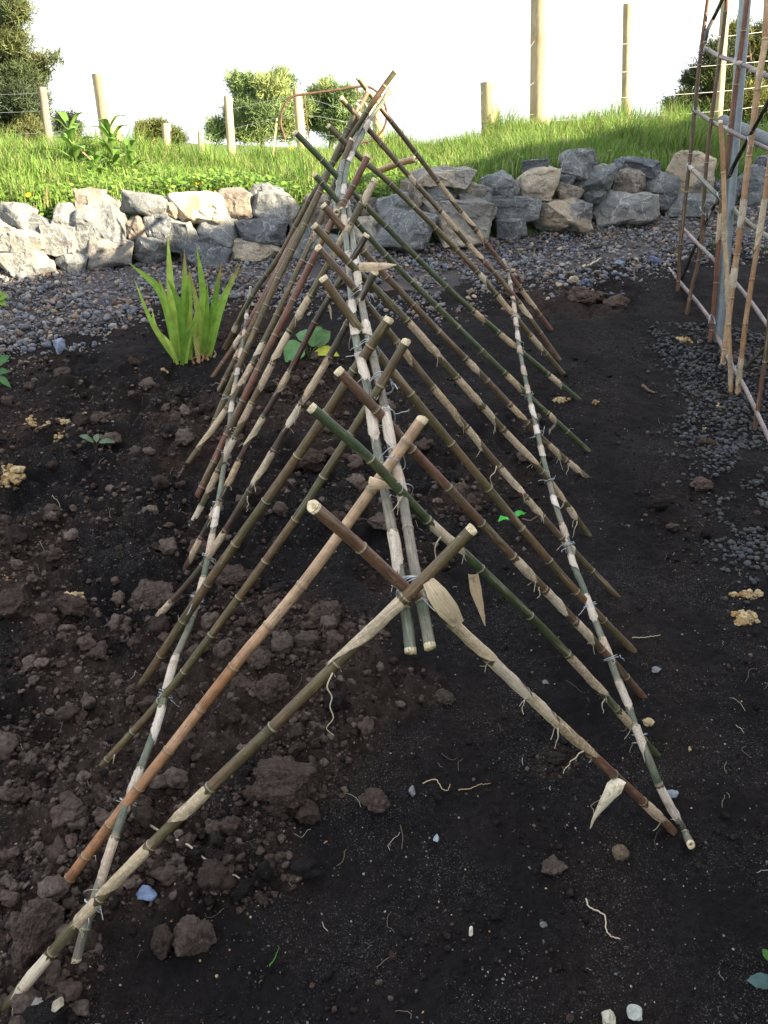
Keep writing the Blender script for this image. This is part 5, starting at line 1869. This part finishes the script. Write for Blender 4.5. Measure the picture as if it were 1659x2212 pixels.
def plant(name, lb, cat, px, py, leaves, stem=(0.10, 0.14, 0.06)):
    G = gnd(px, py)
    r_ = empty(name, G, lb, cat)
    O = np.array(r_.location)
    for bx, by, tx, ty, w, c, dy in leaves:
        b_ = at(bx, by, G[1] - .01)
        t_ = at(tx, ty, G[1] + dy)
        h = MB()
        h.tube(spline([G + np.array([0, 0, -.005]), (G + b_) / 2 + np.array([0, -.004, .004]), b_], 8), .0028 if name != 'seedling' else .0018, 6, stem)
        h.obj('stem', m_leaf, r_, True, O)
        broad_leaf(r_, O, b_, t_, mmp(b_, w), c, .2, .0006)
    return r_


plant('cabbage_plant', 'young broad leaved vegetable plant seen through the left canes, one leaf yellowing', 'plant', 668, 772,
      [(655, 748, 617, 782, 25, (0.14, 0.30, 0.11), -.06), (672, 748, 694, 706, 20, (0.11, 0.21, 0.075), .05), (684, 748, 714, 716, 17, (0.09, 0.18, 0.06), .02), (680, 762, 733, 769, 12, (0.42, 0.44, 0.05), -.05), (660, 740, 648, 716, 15, (0.12, 0.25, 0.10), .08)])
plant('seedling', 'small grey green seedling with four leaves alone on the left soil', 'plant', 207, 975,
      [(202, 955, 170, 941, 5.5, (0.13, 0.20, 0.12), -.02), (209, 955, 209, 938, 7, (0.12, 0.17, 0.09), .04), (214, 956, 249, 956, 5.5, (0.12, 0.19, 0.11), -.01), (206, 985, 207, 1004, 5, (0.12, 0.26, 0.08), -.05)], (0.10, 0.07, 0.05))
plant('vegetable_plant', 'leafy green plant cut by the left edge of the photo', 'plant', -12, 830,
      [(-5, 790, 21, 770, 9, (0.055, 0.16, 0.045), 0), (-6, 805, 19, 805, 7, (0.06, 0.18, 0.05), -.02), (-8, 815, 24, 838, 7, (0.055, 0.15, 0.04), -.05), (-15, 790, -30, 760, 12, (0.05, 0.14, 0.04), .02)])
plant('lettuce', 'yellow green leafy plant peeping in at the left edge above the gravel', 'plant', -16, 668,
      [(-8, 648, 18, 640, 9, (0.20, 0.33, 0.05), 0), (-8, 652, 14, 660, 7, (0.17, 0.30, 0.045), -.02), (-12, 645, 2, 628, 10, (0.22, 0.36, 0.06), .02)])
plant('broccoli_seedling', 'blue green leaf and sprig cut by the lower right corner of the photo', 'plant', 1672, 2140,
      [(1668, 2128, 1612, 2118, 16, (0.10, 0.17, 0.17), -.02), (1662, 2075, 1646, 2050, 8, (0.08, 0.20, 0.04), .0)])
tuft_ = 0
for px, py, n_, lb in ((1545, 530, 26, 'little green grass tuft on the gravel between the tall canes'), (1663, 535, 14, 'little green weed tuft on the gravel at the right edge'), (1153, 500, 10, 'few green grass blades by the small grey rock at the wall foot'), (1345, 480, 8, 'green sprout at the foot of the big dark rock with a tan face')):
    G = gnd(px, py + 10)
    h = MB()
    for _ in range(n_):
        b_ = G + np.array([random.gauss(0, .03), random.gauss(0, .02), 0])
        leaf_mesh(h, spline([b_, b_ + np.array([random.gauss(0, .02), -.01, .03]), b_ + np.array([random.gauss(0, .05), -.02, random.uniform(.04, .09)])], 6), [.002, .0025, .0003], (0.06, 0.13, 0.035), .2)
    tag(h.obj('grass_tuft', m_grass, None, True, G), lb, 'grass tuft')

# ------------------------------------------------------------------ large clods, stones, clay lumps and other single things lying on the bed
def clayobj(label, px, py, wpx, hpx, tones):
    G = gnd(px, py + hpx * .2)
    G[2] = float(soil_z(G[0], G[1]))
    rx, ry = mmp(G, wpx / 2), mmp(G, hpx / 2) * 1.3
    r_ = random.Random(int(px * 17 + py))
    vs, T = CLAYV
    h = MB()
    k = max(5, int(wpx * hpx / 28))
    for i in range(min(k, 46)):
        a, q = r_.uniform(0, 6.283), r_.random() ** .6
        c = np.array([math.cos(a) * rx * q, math.sin(a) * ry * q, 0])
        R_ = (0.5 if i else .8) * min(rx, ry) * r_.uniform(.35, 1.0) * (1.15 - .6 * q)
        c[2] = float(soil_z(G[0] + c[0], G[1] + c[1])) - G[2] + R_ * r_.uniform(.2, .7)
        M = rotmats(1)[0]
        V = (vs[r_.randrange(len(vs))] @ M.T) * R_ * np.array([1, 1, .8]) + c + G
        h.add(V, (), T, np.array(r_.choice(tones)) * r_.uniform(.75, 1.15))
    o = h.obj('clay_lump', m_clay, None, True, G)
    return tag(o, label, 'clay lump', 'lumps of yellow clay')


CLAYV = lumpvars(6, 3, 0.5, sc=2.2)


def lumpobj(name, label, cat, px, py, wpx, hpx, mt, tones, group=None, rough=.35, sub=5, flat=False, sink=.3, fine=.05, tall=1.0):
    G = gnd(px, py + hpx * .25)
    G[2] = float(soil_z(G[0], G[1]))
    rx = mmp(G, wpx / 2)
    rz = mmp(G, hpx / 2) * .85 * tall
    ry = (rx + rz) * .5
    r_ = random.Random(int(px * 13 + py))
    bm = bmesh.new()
    bmesh.ops.create_icosphere(bm, subdivisions=sub, radius=1.0)
    so = Vector((r_.random() * 90, r_.random() * 90, r_.random() * 90))
    planes = []
    if flat:
        for _ in range(9):
            d = Vector((r_.gauss(0, 1), r_.gauss(0, 1), r_.gauss(0, 1))).normalized()
            planes.append((d, r_.uniform(.5, .8)))
    for v in bm.verts:
        p = v.co.copy()
        for d, h in planes:
            e = p.dot(d) - h
            if e > 0:
                p -= d * e
        k = 1 + rough * mnoise.noise(v.co * 1.3 + so) + rough * .5 * mnoise.noise(v.co * 3.1 + so)
        bil = abs(mnoise.noise(v.co * 5.5 + so))
        k += fine * 1.2 * (0.4 - bil) + fine * mnoise.noise(v.co * 13 + so) + fine * .6 * mnoise.noise(v.co * 27 + so)
        v.co = Vector((p.x * rx * k, p.y * ry * k, p.z * rz * k))
    me = bpy.data.meshes.new(name)
    bm.to_mesh(me)
    bm.free()
    a = me.color_attributes.new('tone', 'FLOAT_COLOR', 'POINT')
    t = np.array(tones[r_.randrange(len(tones))])
    cc = np.ones((len(me.vertices), 4), np.float32)
    cc[:, :3] = t
    a.data.foreach_set('color', cc.ravel())
    o = link(name, me, mt, None, not flat or mt is m_clod, G + np.array([0, 0, rz * (1 - sink) * .7]))
    o.rotation_euler = (0, 0, 0)
    return tag(o, label, cat, group)


CB = [(0.062, 0.045, 0.037), (0.078, 0.058, 0.048), (0.052, 0.037, 0.030)]
for px, py, w, h, lb in [
        (325, 1280, 108, 92, 'big greyish brown clod left of the left rail, largest in the middle left'), (710, 1322, 58, 62, 'round brown clod right of the orange tan cane'), (505, 1232, 95, 70, 'brown clod between the thick olive cane and the left rail'),
        (85, 1985, 100, 190, 'huge slab of brown soil standing at the lower left behind the nearest cane'), (425, 2012, 92, 96, 'round brown clod low in the middle left, larger of two touching'), (352, 2030, 46, 80, 'flat brown clod low in the middle left, smaller of two touching'),
        (628, 1682, 150, 100, 'large flat brown clod below the nearest left cane'), (810, 1727, 70, 46, 'lone brown clod on the black soil at the centre'), (148, 1765, 80, 62, 'brown clod left of the orange tan cane near its foot'),
        (112, 2110, 60, 70, 'rough brown clod under the foot of the nearest cane'), (668, 1738, 52, 70, 'brown clod under the right end of the large flat clod'), (598, 1738, 62, 34, 'flat brown clod left under the large flat clod'),
        (668, 992, 90, 60, 'broad brown clod seen between the middle left canes'), (1193, 1858, 60, 36, 'flat dull clod half sunk in the black soil at the lower right'), (498, 1790, 40, 40, 'small brown clod near the pale long root, left one'), (465, 1788, 36, 36, 'small reddish brown clod near the pale long root, right above it'),
        (590, 1500, 80, 70, 'brown clod between the orange tan cane and the nearest left cane'), (520, 1490, 60, 46, 'brown clod right of the orange tan cane half way down'), (160, 1310, 70, 60, 'brown clod by the yellow clay lump on the left'), (40, 1310, 90, 90, 'broad dark brown clod at the left edge'),
        (430, 1180, 50, 46, 'brown clod left of the left rail'), (1120, 640, 60, 30, 'flat brown clod at the gravel edge right of the trellis'), (1270, 640, 80, 46, 'big brown clod at the top of the bed right of the far canes'), (1330, 655, 60, 40, 'brown clod at the top of the bed, right one of two'),
        (1525, 953, 32, 22, 'reddish brown clod on the dark gravel edge'), (1515, 1050, 42, 30, 'reddish brown clod left of the dark pebbles'), (830, 1130, 70, 46, 'brown clod seen between the two ridge poles and the left canes'), (960, 1500, 46, 36, 'brown clod under the nearest right cane'),
        (560, 1440, 50, 40, 'brown clod under the orange tan cane'), (300, 1985 - 250, 60, 46, 'brown clod between the left rail and the orange tan cane'), (35, 1700, 60, 50, 'brown clod at the left edge half way down')]:
    lumpobj('soil_clod', lb, 'clod', px, py, w, h, m_clod, CB, 'large clods of brown soil', .34, 6 if w > 80 else 5, w > 50, .3, .085)

YC = [(0.38, 0.29, 0.16), (0.45, 0.36, 0.22), (0.34, 0.22, 0.10)]
for px, py, w, h, lb in [
        (66, 925, 28, 26, 'yellow clay lump, leftmost of the cluster on the left soil'), (92, 931, 34, 20, 'flat yellow clay lump, second of the cluster on the left soil'), (141, 911, 30, 28, 'orange yellow clay lump, upper right of the cluster on the left soil'),
        (130, 940, 34, 20, 'orange clay lump, lower right of the cluster on the left soil'), (180, 894, 18, 26, 'small yellow clay lump above the cluster, alone'), (160, 1289, 42, 32, 'yellow clay lump with a hollow beside a brown clod'), (28, 1030, 44, 44, 'big pale yellow clay lump near the left edge'),
        (10, 1048, 20, 18, 'small pale yellow clay lump at the left edge'), (16, 1258, 26, 12, 'flat yellow clay crumb at the left edge'), (312, 825, 24, 14, 'orange clay lump below the sword leaves, left one'), (352, 806, 18, 16, 'yellow clay lump below the sword leaves, right one'),
        (1286, 867, 16, 16, 'bright yellow clay lump alone right of the side rail'), (1213, 858, 40, 16, 'flat orange clay piece under a far right cane'), (1400, 1558, 22, 20, 'round ochre clay ball beside the right rail'), (1608, 1330, 60, 34, 'large crumbly yellow clay lump at the right edge'),
        (1612, 1282, 70, 22, 'row of crumbly yellow clay above the large lump at the right edge'), (1478, 730, 40, 18, 'crumbly yellow clay left of the galvanised post foot'), (1510, 734, 18, 12, 'little yellow clay crumb next to the galvanised post foot'), (1492, 1607, 14, 12, 'tiny yellow clay crumb on the black soil at the right'),
        (1553, 870, 14, 18, 'small yellow clay lump on the dark pebbles'), (1525, 918, 14, 10, 'tiny yellow clay crumb by the dark pebbles'), (1340, 1830, 32, 38, 'round tan soil ball near the foot of the right rail')]:
    if 'ball' in lb:
        lumpobj('clay_lump', lb, 'clay lump', px, py, w, h, m_clay, YC if 'tan' not in lb else [(0.15, 0.115, 0.085)], 'lumps of yellow clay', .25, 5, fine=.12)
    else:
        clayobj(lb, px, py, w, h, YC)

for px, py, w, h, lb, c in [
        (315, 1928, 48, 42, 'flat blue slate stone on the black soil at the lower left', (0.13, 0.17, 0.27)), (943, 1803, 14, 30, 'pale bluish sliver of stone on the black soil at the centre', (0.34, 0.40, 0.46)), (890, 1712, 16, 34, 'grey sliver of stone near the lone brown clod', (0.15, 0.155, 0.16)),
        (130, 755, 24, 58, 'long blue stone standing at the edge of the gravel on the left', (0.15, 0.18, 0.25)), (88, 2190, 28, 44, 'grey pebble in the lower left corner, middle one of three', (0.22, 0.20, 0.19)), (132, 2200, 28, 40, 'tan stone in the lower left corner, right one of three', (0.30, 0.26, 0.19)), (52, 2170, 18, 24, 'pale blue pebble in the lower left corner, left one of three', (0.30, 0.38, 0.42)),
        (1450, 1690 + 18, 30, 22, 'bluish stone chip beside the right rail foot', (0.17, 0.20, 0.23)), (1370, 2195, 44, 28, 'pale grey flat stone at the bottom edge', (0.30, 0.31, 0.29)), (1312, 2205, 36, 44, 'cream coloured crumbly stone at the bottom edge', (0.38, 0.34, 0.27)), (1175, 1990, 18, 22, 'dull green grey pebble in the black soil at the lower centre', (0.13, 0.145, 0.13)),
        (1016, 2010, 10, 40, 'white chip of wood standing in the black soil at the bottom centre', (0.55, 0.50, 0.42)), (1178, 1460 + 12, 18, 12, 'small grey pebble under the right canes', (0.11, 0.12, 0.13)), (1415, 1450, 26, 14, 'flat grey pebble right of the right rail', (0.13, 0.13, 0.14)),
        (160, 1030 - 100 + 1, 10, 10, 'small pale pebble under the clay cluster', (0.26, 0.24, 0.22)), (245, 1000 - 80, 8, 12, 'small bluish pebble right of the clay cluster', (0.25, 0.3, 0.36)), (1240, 612, 24, 22, 'cream stone at the gravel edge beside the far cane feet', (0.33, 0.28, 0.19)), (1185, 588, 26, 20, 'brownish stone on the gravel right of the far canes', (0.17, 0.13, 0.10)), (1260, 615, 26, 24, 'blue stone at the gravel edge right of the far canes', (0.09, 0.11, 0.17)),
        (1412, 565, 36, 26, 'dark blue stone on the gravel below the long pale rock', (0.085, 0.10, 0.16)), (1335, 570, 30, 26, 'blue grey stone on the gravel below the big dark rock', (0.10, 0.13, 0.18))]:
    lumpobj('loose_stone', lb, 'stone', px, py, w, h, m_peb, [c], 'loose stones on the bed', .18, 4, True, .45, .03)

# seed label, roots, straw
G = gnd(1105, 1125)
h = MB()
P = spline([at(1078, 1122, G[1] - .01) + np.array([0, 0, .004]), at(1095, 1126, G[1]) + np.array([0, 0, .006]), at(1112, 1116, G[1]) + np.array([0, 0, .010]), at(1134, 1116, G[1] + .02) + np.array([0, 0, .012])], 12)
V, cc = [], []
for i, p in enumerate(P):
    wv = .011 if i < 10 else .004
    for j in (-1, 0, 1):
        V.append(p + np.array([.004 * j, .5 * wv * j, .8 * wv * j]))
        cc.append((0.12, 0.62, 0.10) if i not in (5, 6, 7) else (0.02, 0.12, 0.13))
h.add(V, [(i * 3 + j, i * 3 + j + 1, i * 3 + j + 4, i * 3 + j + 3) for i in range(11) for j in range(2)], (), np.array(cc))
tag(h.obj('plastic_scrap', m_plastic, None, True, G), 'torn bright green and teal plastic scrap lying under the right canes', 'plastic scrap')


def strand(name, lb, cat, pts, r0, r1, c, group=None, lift=.006):
    P = []
    for px, py in pts:
        g_ = gnd(px, py)
        P.append([g_[0], g_[1], float(soil_z(g_[0], g_[1])) + lift])
    P = spline(P, 50)
    P[:, 2] = np.maximum(P[:, 2], soil_z(P[:, 0], P[:, 1]) + r0 * .7)
    P += np.stack([0.0012 * vnoise(np.arange(50) * .7, np.arange(50) * 0., k) for k in range(3)], -1)
    h = MB()
    h.tube(P, np.linspace(r0, r1, 50), 6, c)
    return tag(h.obj(name, m_root, None, True, P[0]), lb, cat, group)


strand('root', 'long pale hairy root lying under the nearest left cane', 'root', [(325, 1788), (360, 1808), (400, 1830), (450, 1855), (490, 1875), (518, 1905)], .0030, .0018, (0.40, 0.35, 0.27), 'dry roots on the soil')
strand('root', 'pale branching root on the black soil at the lower right', 'root', [(1266, 1935), (1275, 1955), (1305, 1972), (1310, 2010), (1320, 2024), (1340, 2030)], .0018, .0012, (0.42, 0.35, 0.26), 'dry roots on the soil')
strand('root', 'curled tan root right of the grey sliver, left one of two', 'root', [(912, 1700), (940, 1692), (952, 1706), (965, 1712), (972, 1700)], .0014, .0008, (0.40, 0.30, 0.18), 'dry roots on the soil')
strand('root', 'thin tan root right of the grey sliver, right one of two', 'root', [(990, 1706), (1015, 1700), (1035, 1690), (1060, 1688)], .0014, .0006, (0.34, 0.24, 0.15), 'dry roots on the soil')
strand('root', 'thin brown root running out from the plastic scrap', 'root', [(1128, 1120), (1145, 1124), (1162, 1122)], .0022, .0012, (0.22, 0.13, 0.09), 'dry roots on the soil')
strand('grass_sprout', 'single green grass blade on the black soil at the bottom', 'grass blade', [(582, 2092), (592, 2075), (603, 2050)], .0012, .0005, (0.06, 0.2, 0.03))
strand('straw', 'straw lying at the end of a right cane', 'straw', [(1362, 1395), (1385, 1391), (1424, 1386)], .0014, .0009, (0.40, 0.33, 0.23))
strand('dry_husk', 'pale dry husk lying on the gravel right of the far canes', 'husk', [(1258, 578), (1275, 572), (1298, 560)], .009, .004, (0.42, 0.36, 0.25))
strand('dry_husk', 'brown dry husk stick lying on the black soil at the right', 'husk', [(1385, 838), (1400, 845), (1415, 850)], .007, .004, (0.14, 0.09, 0.075))
